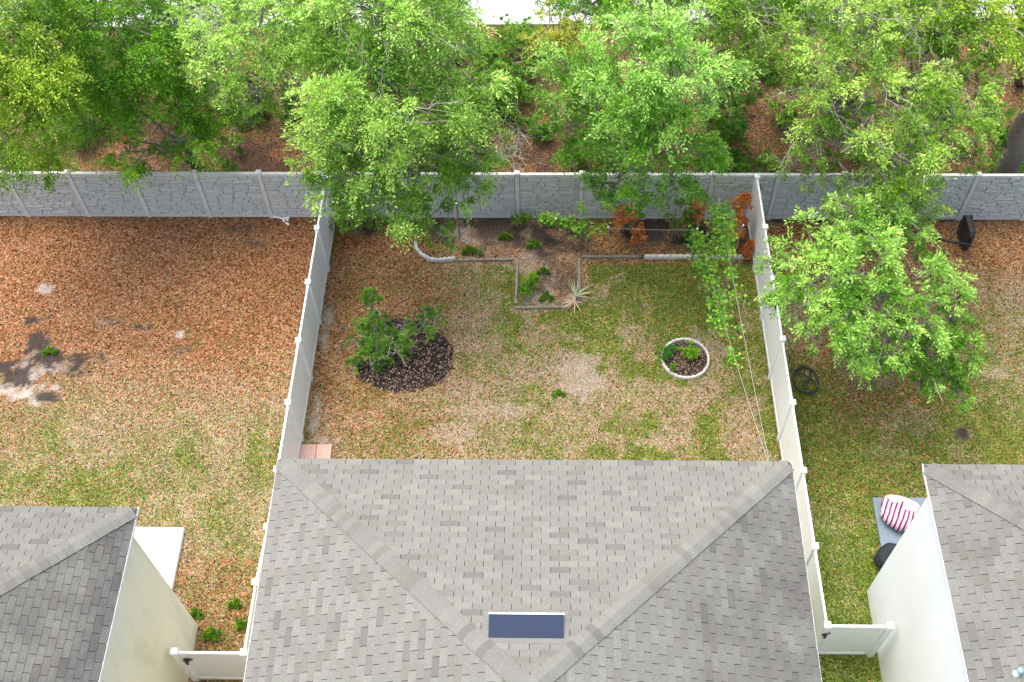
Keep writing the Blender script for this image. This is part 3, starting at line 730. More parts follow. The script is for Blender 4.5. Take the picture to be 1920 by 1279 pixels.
# ------------------------------------------------------------------ bed edging
def block(p0, p1, label, grp, wd=.085, h=.13):
    p0 = np.array(p0[:2]); p1 = np.array(p1[:2]); d = p1-p0; L = np.linalg.norm(d); d /= L; n = np.array([-d[1], d[0]])
    V = []; F = []; ns = 9
    for i in range(ns):
        t = i/(ns-1); bulge = 1+.18*math.sin(math.pi*t*2)**2; hh = h*(.80+.20*abs(math.sin(math.pi*(t*2)))); 
        c = p0+d*(L*t*.985+L*.0075)
        for sx, z in ((-1, -.04), (-1, hh-.02), (-.6, hh), (.6, hh), (1, hh-.02), (1, -.04)):
            q = c+n*sx*wd/2*bulge; V.append((q[0], q[1], z))
    for i in range(ns-1):
        for k in range(6): F.append((i*6+k, i*6+(k+1) % 6, i*6+6+(k+1) % 6, i*6+6+k))
    F.append(tuple(range(5, -1, -1))); F.append(tuple(range((ns-1)*6, ns*6)))
    o = obj('edging_block', np.array(V), F, M_edging, loc=((p0+p1)[0]/2, (p0+p1)[1]/2, 0)); return tag(o, label, 'edging block', grp)
rc = P(1285, 672, .05)[:2]; RR = (P(1331, 672, .05)[0]-P(1239, 672, .05)[0])/2-.03; RRy = RR*1.0
nb_ = 16
for i in range(nb_):
    a0 = 2*math.pi*i/nb_; a1 = 2*math.pi*(i+1)/nb_
    block(rc+np.array([RR*math.cos(a0), RRy*math.sin(a0)]), rc+np.array([RR*math.cos(a1), RRy*math.sin(a1)]), 'white scalloped block in the ring round the small planted bed', 'edging blocks round the small bed', .06, .11)
ex = [P(u, 480, .08) for u in np.linspace(1208, 1408, 9)]
for i in range(8): block(ex[i], ex[i+1], 'pale scalloped block in the straight row before the vines', 'edging blocks in the straight row')
cv = [P(u, v, .08) for u, v in ((779, 452), (781, 466), (791, 477), (806, 485), (822, 487), (838, 485), (854, 483))]
for i in range(6): block(cv[i], cv[i+1], 'white scalloped block in the curve under the big overhanging tree', 'edging blocks in the curve')
def timber(a, b, label):
    a = P(*a, .07); b = P(*b, .07)
    o = MB().obox(a, b, .075, -.03, .055, .01).build('timber', M_timber, loc=((a[0]+b[0])/2, (a[1]+b[1])/2, 0)); tag(o, label, 'landscape timber')
timber((858, 486), (962, 484), 'weathered timber between the white curved edging and the square bed')
timber((970, 484), (967, 568), 'weathered timber on the west side of the square bed')
timber((965, 575), (1072, 573), 'weathered timber along the front of the square bed')
timber((1086, 482), (1087, 562), 'thin timber on the east side of the square bed behind the spiky plant')
timber((1092, 479), (1202, 479), 'dark timber from the square bed to the pale scalloped row')

# ------------------------------------------------------------------ mulch
M_mulch = leafmat('dark_wood_chips', (0.008, 0.006, 0.005), (0.022, 0.016, 0.013), (0.50, 0.32, 0.22), 0.0)
M_mulchbase = simple('dark_mulch_soil', (0.018, 0.014, 0.012), 0.95, 0.4, 20)
def mulch(c, rx_, ry_, n, label, seed, hgt=.07, warp=.16):
    r_ = np.random.default_rng(seed); ns = 64; nr = 12; V = [(c[0], c[1], hgt)]; F = []
    ed = lambda th: 1+warp*(math.sin(th*2+seed)*.5+math.sin(th*3+1.3*seed)*.3+math.sin(th*7)*.12)
    for j in range(1, nr+1):
        for i in range(ns):
            th = 2*math.pi*i/ns; q = j/nr*ed(th); V.append((c[0]+rx_*q*math.cos(th), c[1]+ry_*q*math.sin(th), hgt*(1-(j/nr)**2)+.015+r_.uniform(-.006, .006)-(.05 if j == nr else 0)))
    for i in range(ns): F.append((0, 1+i, 1+(i+1) % ns))
    for j in range(nr-1):
        for i in range(ns): F.append((1+j*ns+i, 1+(j+1)*ns+i, 1+(j+1)*ns+(i+1) % ns, 1+j*ns+(i+1) % ns))
    th = r_.uniform(0, 2*np.pi, n); q = np.sqrt(r_.random(n))*1.02
    e = np.array([ed(t) for t in th]); x = c[0]+rx_*q*e*np.cos(th); y = c[1]+ry_*q*e*np.sin(th); z = hgt*(1-q**2)+.02+r_.uniform(0, .02, n)
    a = r_.uniform(0, 6.28, n); l = r_.uniform(.015, .04, n)
    A = np.stack([np.cos(a), np.sin(a), r_.uniform(-.3, .3, n)], 1)*l[:, None]; B = np.stack([-np.sin(a), np.cos(a), r_.uniform(-.6, .6, n)], 1)*(l*.35)[:, None]
    Q, FQ = quads(np.stack([x, y, z], 1), A, B)
    F = F+[tuple(f) for f in (FQ+len(V))]
    nb0 = len(F)-len(FQ)
    o = obj('mulch', np.concatenate([np.array(V), Q]), F, [M_mulch, M_mulchbase], loc=(c[0], c[1], 0)); mi = np.zeros(len(F), np.int32); mi[:nb0] = 1; o.data.polygons.foreach_set('material_index', mi)
    tag(o, label, 'mulch', kind='stuff')
mc = P(757, 666, .0)
mulch(mc, (P(845, 668)[0]-P(667, 668)[0])/2, (P(757, 592)[1]-P(757, 738)[1])/2, 5200, 'round bed of dark wood mulch under the sprawling shrub', 2, .09, .10)
mulch(np.array([rc[0], rc[1], 0]), RR*.97, RRy*.97, 2200, 'brown wood mulch inside the white scalloped ring', 5, .05, .0)

# ------------------------------------------------------------------ foliage engine
def foliage(clumps, dens, leaf, seed, wind=(0.45, -0.15, -0.25), tint=((1, 1, 1), (2.2, 1.9, 2.0)), open_=0.5):
    """clumps: (x, y, z, r, pale). Leafy sprays sit on sub-clumps spread over each clump. Returns V, F, tint, spray bases and tips"""
    r_ = np.random.default_rng(seed); Cs = []; As = []; Bs = []; Ts = []; twig = []
    wind = np.array(wind)
    for (x, y, z, r, pale) in clumps:
        ns = max(9, int(13*r*r))
        d = unit(r_.normal(size=(ns, 3))+np.array([0, 0, .45]))
        rad = r*r_.uniform(.40, 1.34, (ns, 1))
        sub = np.array([x, y, z])+d*rad*np.array([1, 1, .72])
        srad = r*r_.uniform(.15, .44, ns)*(1 if r > .5 else 1.15)
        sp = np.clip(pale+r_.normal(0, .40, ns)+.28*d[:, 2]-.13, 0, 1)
        for k in range(ns):
            nspr = max(4, int(dens*srad[k]**2*190))
            dd = unit(r_.normal(size=(nspr, 3))+np.array([0, 0, .3]))
            b0 = sub[k]+dd*srad[k]*.45*r_.random((nspr, 1))
            ax = unit(dd+d[k]*.9+wind+r_.normal(0, .25, (nspr, 3)))
            Ls = srad[k]*r_.uniform(.7, 1.9, (nspr, 1))
            nl = 17
            t = np.linspace(.08, 1, nl)[None, :]+r_.uniform(-.03, .03, (nspr, nl))
            droop = np.array([0, 0, -1.0])*.38
            cpos = b0[:, None, :]+ax[:, None, :]*(Ls*t)[:, :, None]+droop*((t**2)*Ls)[:, :, None]
            side = unit(np.cross(ax, np.array([0, 0, 1.0])+r_.normal(0, .2, (nspr, 3))))
            sg = np.where(np.arange(nl) % 2 == 0, 1.0, -1.0)[None, :, None]
            la = unit(ax[:, None, :]*.75+side[:, None, :]*sg*r_.uniform(.3, 1.0, (nspr, nl, 1))+r_.normal(0, .30, (nspr, nl, 3)))
            ll = leaf*r_.uniform(.65, 1.25, (nspr, nl, 1))
            nr_ = unit(np.array([0, 0, 1.0])+r_.normal(0, .55, (nspr, nl, 3)))
            bb = unit(np.cross(la, nr_))*ll*.40
            la = la*ll
            c = cpos+la*1.0+side[:, None, :]*sg*ll*.3
            Cs.append(c.reshape(-1, 3)); As.append(la.reshape(-1, 3)); Bs.append(bb.reshape(-1, 3))
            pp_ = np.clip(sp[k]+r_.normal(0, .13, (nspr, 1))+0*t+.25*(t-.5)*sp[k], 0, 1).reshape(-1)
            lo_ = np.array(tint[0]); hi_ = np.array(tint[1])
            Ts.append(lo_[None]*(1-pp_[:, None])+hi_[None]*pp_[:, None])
            m_ = min(2, nspr)
            for q in range(m_): twig.append((sub[k]*.3+np.array([x, y, z])*.7, b0[q], b0[q]+ax[q]*Ls[q]*.9+droop*Ls[q]*.8))
    V, F = quads(np.concatenate(Cs), np.concatenate(As), np.concatenate(Bs))
    return V, F, np.concatenate(Ts), twig

M_leaf = leafmat('oak_leaves', (0.055, 0.150, 0.008), (0.128, 0.290, 0.014), (0.235, 0.41, 0.028), 0.36, True)
M_yellow = leafmat('yellow_leaves', (0.30, 0.34, 0.03), (0.44, 0.50, 0.05), (0.62, 0.66, 0.12), 0.35)
M_shrub = leafmat('shrub_leaves', (0.05, 0.13, 0.014), (0.10, 0.24, 0.022), (0.22, 0.36, 0.05), 0.35, True)
M_rust = leafmat('rust_brown_dead_fronds', (0.30, 0.07, 0.02), (0.55, 0.17, 0.04), (0.68, 0.30, 0.10), 0.2)
M_vine = leafmat('bright_vine_leaves', (0.04, 0.17, 0.010), (0.11, 0.36, 0.02), (0.38, 0.58, 0.06), 0.4)

def wobble(a, b, n, amp, r_):
    a = np.array(a, float); b = np.array(b, float); L = np.linalg.norm(b-a)
    o = r_.normal(0, amp*L, (n+1, 3)); o[0] = 0; o[-1] = 0
    return [a+(b-a)*t+o[i]*math.sin(math.pi*t) for i, t in enumerate(np.linspace(0, 1, n+1))]
def tree(label, base, px, seed, tr=.16, dens=1.0, leaf=.046, tint=((1, 1, 1), (2.2, 1.9, 2.0)), mat=None, name='oak_tree', cat='tree', wind=(0.50, -0.15, -0.30), group='trees beyond the grey fence', bare=0, lean=None):
    """px: clumps as (u, v, z, r, pale) where z is the real height of that clump"""
    r_ = np.random.default_rng(seed); tr *= .72
    cl = []
    for (u, v, z, r, pale) in px:
        q = P(u, v, z); cl.append((q[0], q[1], z, r, pale))
    root = thing(name, (base[0], base[1], 0), label, cat, group)
    V, F, T, twig = foliage(cl, dens, leaf, seed, wind, tint)
    mb = MB(); base = np.array([base[0], base[1], -.1])
    cen = np.array([[c[0], c[1], c[2]] for c in cl]); top = cen.mean(0); zlow = cen[:, 2].min()
    fork = base*.55+top*.45; fork[2] = max(.8, min(top[2]*.5, zlow*.75 if zlow > 2 else top[2]*.4))
    mb.tube(wobble(base, fork, 5, .02, r_), list(np.linspace(tr*1.3, tr*.85, 6)), 10)
    # limbs: cluster the clumps by angle
    order = np.argsort(np.arctan2(cen[:, 1]-top[1], cen[:, 0]-top[0])); ng = max(2, len(cl)//4)
    for g in np.array_split(order, ng):
        m_ = cen[g].mean(0); j = fork*.45+m_*.55; j[2] -= .35
        mb.tube(wobble(fork, j, 4, .05, r_), list(np.linspace(tr*.62, tr*.36, 5)), 8)
        for i in g:
            mb.tube(wobble(j, cen[i], 4, .07, r_), list(np.linspace(tr*.32, tr*.10, 5)), 6)
    for (a, b, c) in twig:
        mb.tube([a, a*.4+b*.6+r_.normal(0, .04, 3), b, c], [.014, .010, .007, .003], 4, False)
    nbark = len(mb.F)
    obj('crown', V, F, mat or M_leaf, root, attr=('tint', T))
    tb = mb
    if bare:
        for k in range(bare):
            c = cl[r_.integers(len(cl))]; a = np.array(c[:3])+r_.normal(0, c[3]*.3, 3)
            a = a+np.array([0, 0, c[3]*.35]); e = a+unit(r_.normal(size=3)*np.array([1, 1, .5])+np.array(wind)*1.5)*c[3]*r_.uniform(1.0, 1.6)
            w_ = wobble(a, e, 4, .06, r_); tb.tube(w_, [.013, .011, .008, .005, .002], 4, False)
            for q in range(4):
                s_ = w_[1+q % 3]; tb.tube([s_, s_+unit(e-a+r_.normal(0, .8, 3)*np.linalg.norm(e-a))*c[3]*.5], [.007, .002], 3, False)
    tk = mb.build('trunk', [M_bark, M_twig], root, True)
    mi = np.zeros(len(tk.data.polygons), np.int32); mi[nbark:] = 1; tk.data.polygons.foreach_set('material_index', mi)
    return root
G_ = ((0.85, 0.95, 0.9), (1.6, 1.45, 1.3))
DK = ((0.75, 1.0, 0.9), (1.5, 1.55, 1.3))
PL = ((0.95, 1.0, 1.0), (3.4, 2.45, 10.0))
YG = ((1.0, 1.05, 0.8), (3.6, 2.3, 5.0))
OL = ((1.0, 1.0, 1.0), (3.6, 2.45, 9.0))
tree('yellow-green tree at the far left edge with its crown over the grey fence', (-16.6, 1.7), [(30,80,7,1.1,.5),(60,190,6,1.2,.6),(20,262,5,1.15,.6),(88,285,4.5,.75,.4),(-45,180,6.5,1.4,.5),(130,100,6,.8,.4),(75,130,6.6,.9,.5),(-10,30,8,1.2,.5)], 1, .17, 1.0, tint=YG)
tree('dark green tree in the top left corner behind the yellow-green one', (-13.6, 5.0), [(120,70,6,1.3,.3),(190,30,6.5,1.3,.4),(262,88,5.6,.9,.4),(150,150,4.6,1.0,.2),(60,20,7,1.1,.4),(280,40,6,1.,.3),(130,215,3.2,.8,.1)], 2, .2, .95, tint=DK)
tree('dark green bushy tree whose lower branches touch the grey fence', (-10.6, 1.9), [(255,170,4.6,1.0,.5),(330,215,4,1.05,.2),(280,262,3.6,.95,.7),(365,258,3.2,.7,.5),(205,245,3.0,.7,.2),(275,110,5.6,.75,.9),(310,290,3.,.55,.6),(240,290,2.7,.5,.2),(380,215,3.6,.6,.1),(215,190,4,.7,.4),(170,225,3.6,.7,.2),(340,160,4.4,.8,.5),(400,250,2.8,.4,.3),(230,120,5,.8,.6),(320,120,5.2,.7,.8)], 3, .15, 1.0, tint=((.75,1.0,.85),(1.9,1.8,1.8)))
tree('pale silvery tree left of the big central tree with a lime tuft below', (-9.0, 4.4), [(420,35,8,1.0,.9),(490,60,8,1.05,.8),(395,92,7,.75,.9),(540,25,8,1.,.8),(445,150,6.5,.75,.5),(505,120,6.6,.8,.6),(455,205,5,.35,.2),(450,228,4.8,.3,.2),(555,105,6.2,.8,.4),(600,60,7.5,.9,.7),(540,150,5.4,.6,.2),(400,150,5.6,.6,.7),(370,60,7,.8,.8),(480,180,5.2,.5,.4),(560,190,5,.5,.5),(330,60,6,.7,.3)], 4, .18, .85, tint=PL, bare=24)
tree('tall pale grey-green tree at the top behind the big central tree', (-5.0, 6.2), [(640,25,8.5,1.1,.8),(710,25,9,1.15,.8),(790,40,8.6,1.1,.7),(835,30,8,.75,.6),(640,100,7.4,.9,.8),(720,100,7.4,.9,.4),(800,100,7,.9,.5),(690,-20,9.2,1.2,.7),(860,78,6.6,.5,.5)], 5, .2, .8, tint=PL, bare=40)
tree('biggest central tree with foliage hanging over the grey fence into the middle yard', (-4.6, 2.3), [(640,190,7.6,1.1,.9),(700,170,7.6,.9,.7),(590,260,6.6,.7,.8),(660,250,6.8,1.0,.8),(760,200,7.4,1.2,.45),(840,165,7,.9,.75),(880,205,6.4,.6,.8),(830,225,6.5,.9,.4),(600,300,5.8,.8,.7),(690,310,5.8,1.1,.35),(780,290,6,1.1,.6),(860,280,5.4,.9,.25),(905,270,5,.5,.2),(630,362,4.8,.75,.25),(720,370,4.8,.9,.15),(805,355,4.6,.95,.2),(880,330,4.4,.6,.15),(800,410,3.8,.62,.2),(825,440,3.4,.4,.15),(650,395,4,.4,.1),(775,395,4.0,.45,.15),(720,120,8,.6,.8)], 6, .24, .95, tint=PL, bare=34)
tree('small yellow-leaved tree near the pale road', (0.9, 5.6), [(1030,50,5.2,.55,.5),(1075,55,5.4,.6,.5),(1045,92,4.6,.45,.5),(1092,85,5.,.45,.5),(1010,75,4.5,.35,.5),(1060,75,4.8,.4,.5)], 7, .08, .7, leaf=.045, mat=M_yellow, name='small_tree', tint=G_, bare=8)
tree('bright green tree right of centre with branches over the grey fence', (2.6, 2.4), [(1055,140,6,.8,.35),(1110,140,6.6,.9,.5),(1170,70,7,.9,.3),(1205,140,7.4,1.0,.5),(1260,110,7.8,1.1,.9),(1300,130,7.4,.8,.9),(1285,190,6.8,.9,.6),(1215,205,6.6,1.0,.5),(1130,190,5.8,.8,.2),(1055,205,5,.6,.15),(1245,260,5.8,1.0,.35),(1170,255,5.2,.8,.1),(1100,270,4.4,.75,.1),(1290,285,5,.8,.35),(1225,325,4.5,.85,.15),(1150,335,3.8,.7,.1),(1120,370,3.2,.45,.1),(1275,345,4.,.6,.1),(1190,375,3.3,.4,.1),(1060,240,4.2,.5,.1)], 8, .22, 1.0, tint=((.9,1.1,.8),(3.2,2.45,11.0)), bare=16)
tree('slim darker tree standing behind the bright green central one', (5.2, 4.6), [(1350,60,6,.9,.5),(1395,90,5.8,.8,.4),(1345,130,5,.8,.3),(1310,40,6.6,.8,.6),(1400,30,6.6,.8,.5),(1370,170,4.2,.55,.3)], 9, .17, .8, tint=OL, bare=16)
tree('sparse olive-green tree to the right with bare grey twigs showing', (9.3, 4.2), [(1500,50,7,.95,.5),(1570,30,8,1.1,.5),(1640,50,8,1.0,.6),(1530,130,6.8,.9,.5),(1610,125,7.6,1.0,.7),(1570,200,6.6,.9,.5),(1640,200,7,.9,.6),(1490,180,5.6,.55,.3),(1500,262,5.2,.6,.3),(1560,280,5.6,.9,.25),(1630,290,6,.9,.75),(1490,310,4.2,.5,.2),(1540,330,4.6,.6,.2)], 10, .22, .72, tint=OL, bare=60)
tree('wide yellow-green tree right of the sparse one with sprays over the grey fence', (11.6, 2.6), [(1700,60,7.6,.95,.6),(1750,40,8,1.0,.6),(1700,140,7.2,1.0,.7),(1770,150,7.2,.95,.8),(1830,160,6.8,.8,.9),(1715,215,6.8,.95,.5),(1790,230,6.2,.8,.8),(1850,215,6,.6,.9),(1690,290,5.8,.9,.5),(1755,280,5.8,.75,.7),(1640,350,5,.7,.4),(1700,345,5,.75,.6),(1830,290,4.8,.45,.3),(1660,385,4.4,.55,.6),(1590,385,4.4,.5,.2),(1560,420,4.4,.5,.3),(1610,415,4.7,.6,.5),(1660,430,4.6,.55,.6),(1700,400,4.5,.55,.3),(1650,465,4.6,.4,.3),(1740,370,4.3,.45,.8)], 11, .2, .78, tint=OL, bare=44)
tree('leafy tree leaning out over the east yard beyond the white fence', (8.1, -.85), [(1640,425,5,.65,.5),(1600,470,4.8,.8,.7),(1530,480,4.6,.75,.85),(1475,520,4.2,.6,.5),(1545,540,4.7,.85,.5),(1630,520,4.9,.85,.4),(1700,530,4.7,.85,.7),(1760,525,4.6,.5,.95),(1500,580,4.1,.65,.45),(1575,610,4.2,.8,.85),(1650,580,4.4,.8,.2),(1725,590,4.2,.7,.7),(1605,665,3.4,.5,.6),(1610,640,3.6,.5,.4),(1700,650,3.4,.5,.2),(1760,650,3.2,.45,.3),(1775,600,3.8,.4,.5),(1785,705,2.6,.32,.2),(1700,470,4.4,.5,.1),(1448,500,3.9,.35,.6),(1455,545,3.8,.35,.4),(1540,600,4.,.7,.6),(1610,560,4.6,.8,.8),(1670,640,3.6,.5,.4),(1690,430,4.6,.5,.4),(1560,445,4.9,.5,.5),(1610,440,5.2,.6,.7),(1650,385,5.4,.55,.5),(1590,400,5.3,.5,.4),(1800,740,2.2,.25,.2),(1720,720,2.4,.28,.2),(1790,560,4.2,.35,.8),(1790,655,3.2,.4,.3),(1750,700,2.7,.4,.15),(1800,690,2.6,.32,.2),(1640,690,3.0,.4,.2),(1750,660,3.3,.45,.1),(1740,690,2.8,.3,.1)], 12, .12, 1.15, tint=((.9,1.1,.75),(3.3,2.45,10.0)), bare=10, group='')
tree('yellow-green crown in the top right corner', (15.5, 5.6), [(1850,70,7.6,.95,.7),(1905,110,7.4,.9,.8),(1905,25,8.4,1.1,.8),(1800,20,8,.9,.7),(1950,60,8,1.1,.7),(1760,-10,8.6,1.,.6)], 13, .2, .85, tint=YG, bare=14)
# far trees along the road, seen at the top edge
tree('dark tree right of the pale road gap at the top', (1.6, 10.6), [(1040,10,2.8,.7,.1),(1060,30,3,.6,.1),(1130,40,3.4,.7,.2),(1100,15,4.6,.9,.3),(1160,-10,6,1.2,.3),(1075,-30,5.5,.9,.1)], 14, .18, .9, tint=DK)
tree('dark tree left of the pale road gap at the top', (-2.4, 11.2), [(830,10,5,.7,.2),(800,-40,6,1.3,.2),(820,25,4,.8,.2),(740,0,5,1.2,.3),(660,-10,6,1.2,.3)], 15, .18, .9, tint=DK)
tree('shaded tree behind the silvery pair at the top left', (-7.5, 8.4), [(330,10,5,1.,.2),(380,-20,6,1.1,.3),(450,-30,6.6,1.1,.4),(560,-25,7,1.2,.5),(340,60,3.8,.5,.1)], 16, .2, .85, tint=DK)
tree('far tree behind the sparse olive-green one at the top right', (7.5, 9.4), [(1450,20,5,.9,.4),(1520,-20,6.6,1.2,.4),(1430,-20,6,1.1,.3),(1330,-15,6.5,1.1,.4),(1640,-20,7.6,1.2,.5),(1240,20,6.4,.8,.4),(1290,0,5,1.0,.4),(1390,0,4.5,.9,.3),(1480,50,4,.9,.3),(1560,-10,6,1.2,.4),(1250,-20,6,1.0,.3),(1185,0,4,.8,.2)], 17, .2, .85, tint=G_)
tree('far green tree along the road at the top right', (11.8, 9.6), [(1700,10,5,1.0,.4),(1760,15,5,.9,.3),(1820,0,5.5,1.0,.4),(1610,5,5,.9,.4),(1540,20,4,.8,.3),(1660,-20,6,1.0,.5),(1480,0,4.5,.8,.3),(1890,5,5,.9,.4)], 18, .2, .9, tint=G_)
tree('far green tree along the road at the top left', (-14.5, 9.8), [(230,0,5,1.0,.3),(150,0,5,1.0,.3),(60,-10,5.5,1.1,.4),(290,20,4.5,.8,.3),(400,0,5,.9,.3)], 19, .2, .9, tint=G_)
# large grey trunk at the right edge
r_ = np.random.default_rng(5); tb = P(1888, 322, .3)
rt = thing('tree_trunk', (tb[0], tb[1], 0), 'thick pale grey tree trunk at the right edge behind the grey fence', 'tree trunk')
tt = P(1945, 180, 4.2)
MB().tube(wobble(tb-np.array([0, 0, .5]), tt, 7, .012, r_), list(np.linspace(.34, .22, 8)), 16).build('trunk', M_bark, rt, True)
MB().tube(wobble(tt, tt+np.array([.9, .6, 2.0]), 4, .03, r_), [.2, .17, .14, .11, .08], 12).build('limb', M_bark, rt, True)
rt2 = tt+np.array([.9, .6, 2.0])
V, F, T, tw = foliage([(rt2[0]+.5, rt2[1]+.4, rt2[2]+.5, 1.1, .5)], .8, .05, 91); obj('crown', V, F, M_leaf, rt, attr=('tint', T))

# ------------------------------------------------------------------ understorey
def shrub(label, px, seed, name='shrub', cat='shrub', mat=None, leaf=.035, dens=1.2, tint=G_, group=None, bare=0, wind=(0, 0, .2)):
    cl = [(*P(u, v, z), r, pale) for (u, v, z, r, pale) in px]
    b = np.mean([c[:3] for c in cl], 0)
    root = thing(name, (b[0], b[1], 0), label, cat, group)
    V, F, T, twig = foliage(cl, dens, leaf, seed, wind, tint)
    r_ = np.random.default_rng(seed); mb = MB(); b0 = np.array([b[0], b[1], -.03])
    for c in cl: mb.tube(wobble(b0+r_.normal(0, .03, 3)*np.array([1, 1, 0]), c[:3], 3, .08, r_), [.016, .013, .01, .006], 5)
    for (a, p, q) in twig: mb.tube([a, p, q], [.006, .004, .002], 3, False)
    nbark = len(mb.F)
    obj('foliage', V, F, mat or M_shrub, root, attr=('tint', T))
    tb = mb
    if bare:
        for k in range(bare):
            c = cl[r_.integers(len(cl))]; a = np.array(c[:3]); e = a+unit(r_.normal(size=3)+np.array([0, -.6, .5]))*c[3]*r_.uniform(1.1, 1.8); w_ = wobble(a, e, 4, .07, r_)
            tb.tube(w_, [.010, .008, .006, .004, .002], 4, False)
            for q in range(3): tb.tube([w_[1+q], w_[1+q]+unit(e-a+r_.normal(0, .5, 3))*c[3]*.4], [.005, .002], 3, False)
    tk = mb.build('stem', [M_bark, M_twig], root)
    mi = np.zeros(len(tk.data.polygons), np.int32); mi[nbark:] = 1; tk.data.polygons.foreach_set('material_index', mi)
    return root
shrub('sprawling green shrub in the dark mulch bed', [(703,575,1.25,0.35,.5),(698,610,.9,0.35,.3),(683,612,.7,0.34,.2),(706,640,.7,0.41,.1),(695,668,.45,0.35,.7),(735,640,.75,0.38,.4),(755,615,.95,0.32,.8),(745,660,.55,0.34,.5),(800,598,.7,0.27,.1),(812,612,.55,0.27,.8),(822,590,.8,0.20,.2),(664,690,.25,0.19,.5),(672,640,.5,0.27,.2),(770,645,.5,0.24,.6),(715,600,1.0,0.27,.2),(700,555,1.45,0.20,.1)], 31, leaf=.022, dens=5.0, tint=((.7,1.0,.85),(2.1,1.9,1.6)), bare=60, wind=(.1, 0, .5))
shrub('dark green plant at the left in the small ringed bed', [(1253,655,.28,.14,.1),(1250,668,.2,.12,.1)], 32, leaf=.026, dens=7, tint=((.5,1.0,1.0),(.8,1.3,1.)))
shrub('lime green mound of leaves in the small ringed bed', [(1295,652,.25,.17,.8),(1298,668,.2,.16,.9),(1285,660,.22,.13,.7)], 33, leaf=.024, dens=8, tint=((1.,1.2,.7),(2.1,2.0,1.)))
shrub('small light green plant nearest the house in the ringed bed', [(1261,690,.15,.09,.6)], 34, leaf=.022, dens=7, tint=((1.,1.2,.9),(1.8,1.7,1.2)))
shrub('young citrus bush in the square timber bed', [(993,527,.45,.17,.6),(990,540,.3,.15,.2),(999,520,.55,.1,1.)], 35, leaf=.032, dens=6, tint=((.7,1.3,.7),(2.6,2.2,.8)))
US = [(900,85,1.0,.75,.4),(950,120,.9,.8,.5),(890,150,1.1,.7,.3),(960,170,.7,.6,.3),(930,205,.5,.55,.3),(1000,235,.5,.35,.2),(1370,235,.9,.6,.1),(1345,285,.8,.6,.2),(1400,180,.8,.5,.2),(1080,300,.8,.55,.2),(1320,320,.7,.4,.1),(980,60,1.2,.6,.3),(1450,110,.8,.5,.3),(1160,300,.6,.6,.1),(160,230,.9,.6,.1),(380,150,1.1,.7,.1),(1480,210,.6,.4,.2),(1850,100,1.0,.5,.3),(740,120,1.2,.6,.2),(560,200,.8,.35,.3),(855,300,.7,.5,.1),(1250,40,1.4,.7,.3),(1330,200,.9,.5,.1),(1420,130,1.,.45,.2),(330,180,.9,.5,.1)]
UL = ['leafy weed patch below the road gap','tall weeds right of the road gap at the top','low green brush beside the tall central crown','thin green brush in the clearing','sparse weeds at the middle of the clearing','small green sapling in the brown clearing','green shrub at the foot of the slim darker tree','green shrub just behind the fence between the two right crowns','thin shrub in the leaf litter gap','low shrub behind the fence under the bright green crown','small shrub hugging the grey fence near its white corner','weeds at the edge of the pale road','weeds in the reddish gap at the upper right','low green shrub hidden under the bright crown','dark shrub at the left between two crowns','dark shrub below the silvery tree','little shrub left of the sparse olive tree','shrub in the gap at the top right','shrub glimpsed through the tallest pale crown','small shrub above the brown gap at the left','shrub behind the fence below the biggest tree','shrub by the road behind the bright tree','shrub left of the slim trunk','weeds beside the slim trunk','dark undergrowth beside the left clearing']
for i, ((u, v, z, r, pale), lab) in enumerate(zip(US, UL)):
    rr_ = random.Random(i); q = [(u+rr_.uniform(-28, 28), v+rr_.uniform(-18, 18), z*rr_.uniform(.5, 1.1), r*rr_.uniform(.4, .7), pale) for _ in range(5)]
    shrub(lab, q, 50+i, leaf=.040, dens=1.0, tint=((.7,1.0,.7),(2.2,2.0,1.8)), group='undergrowth shrubs beyond the grey fence')
gx_ = np.random.default_rng(77); uc = []
for k in range(700):
    x_ = gx_.uniform(-19, 16.5); y_ = gx_.uniform(.5, 8.2)
    if fbm(np.array([x_]), np.array([y_]), 2.0, 88, 3)[0] > .50: uc.append((x_, y_, gx_.uniform(.08, .30), gx_.uniform(.16, .34), gx_.uniform(0, .5)))
V, F, T, tw = foliage(uc, 1.6, .036, 78, (0, 0, .2), ((.7, 1.0, .8), (2.2, 2.0, 1.8)))
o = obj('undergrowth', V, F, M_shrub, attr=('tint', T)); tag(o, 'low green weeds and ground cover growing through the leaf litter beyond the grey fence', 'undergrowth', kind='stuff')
# brush piles
def brush(label, u, v, n, rad, seed, z=0.0, up=.25):
    r_ = np.random.default_rng(seed); c = P(u, v, z); mb = MB()
    for k in range(n):
        a = c+r_.normal(0, rad*.35, 3)*np.array([1, 1, .2])+np.array([0, 0, .08]); a[2] = max(a[2], .02)
        d = unit(r_.normal(size=3)*np.array([1, 1, .25])+np.array([.2, -.5, up])); e = a+d*rad*r_.uniform(.6, 1.5); e[2] = max(e[2], .03)
        w_ = wobble(a, e, 3, .06, r_); mb.tube(w_, [.013, .010, .007, .003], 4, False)
        for q in range(2): mb.tube([w_[1+q], w_[1+q]+unit(d+r_.normal(0, .5, 3))*rad*.35], [.006, .002], 3, False)
    o = mb.build('brush_pile', M_twig, loc=(c[0], c[1], 0)); return tag(o, label, 'brush pile')
brush('pale dead brush pile just behind the grey fence in the clearing', 950, 290, 46, .75, 3)
brush('thin fallen sticks in the middle of the clearing', 985, 250, 26, .8, 4)
brush('grey dead branches on the litter at the upper left gap', 470, 185, 26, .8, 6)

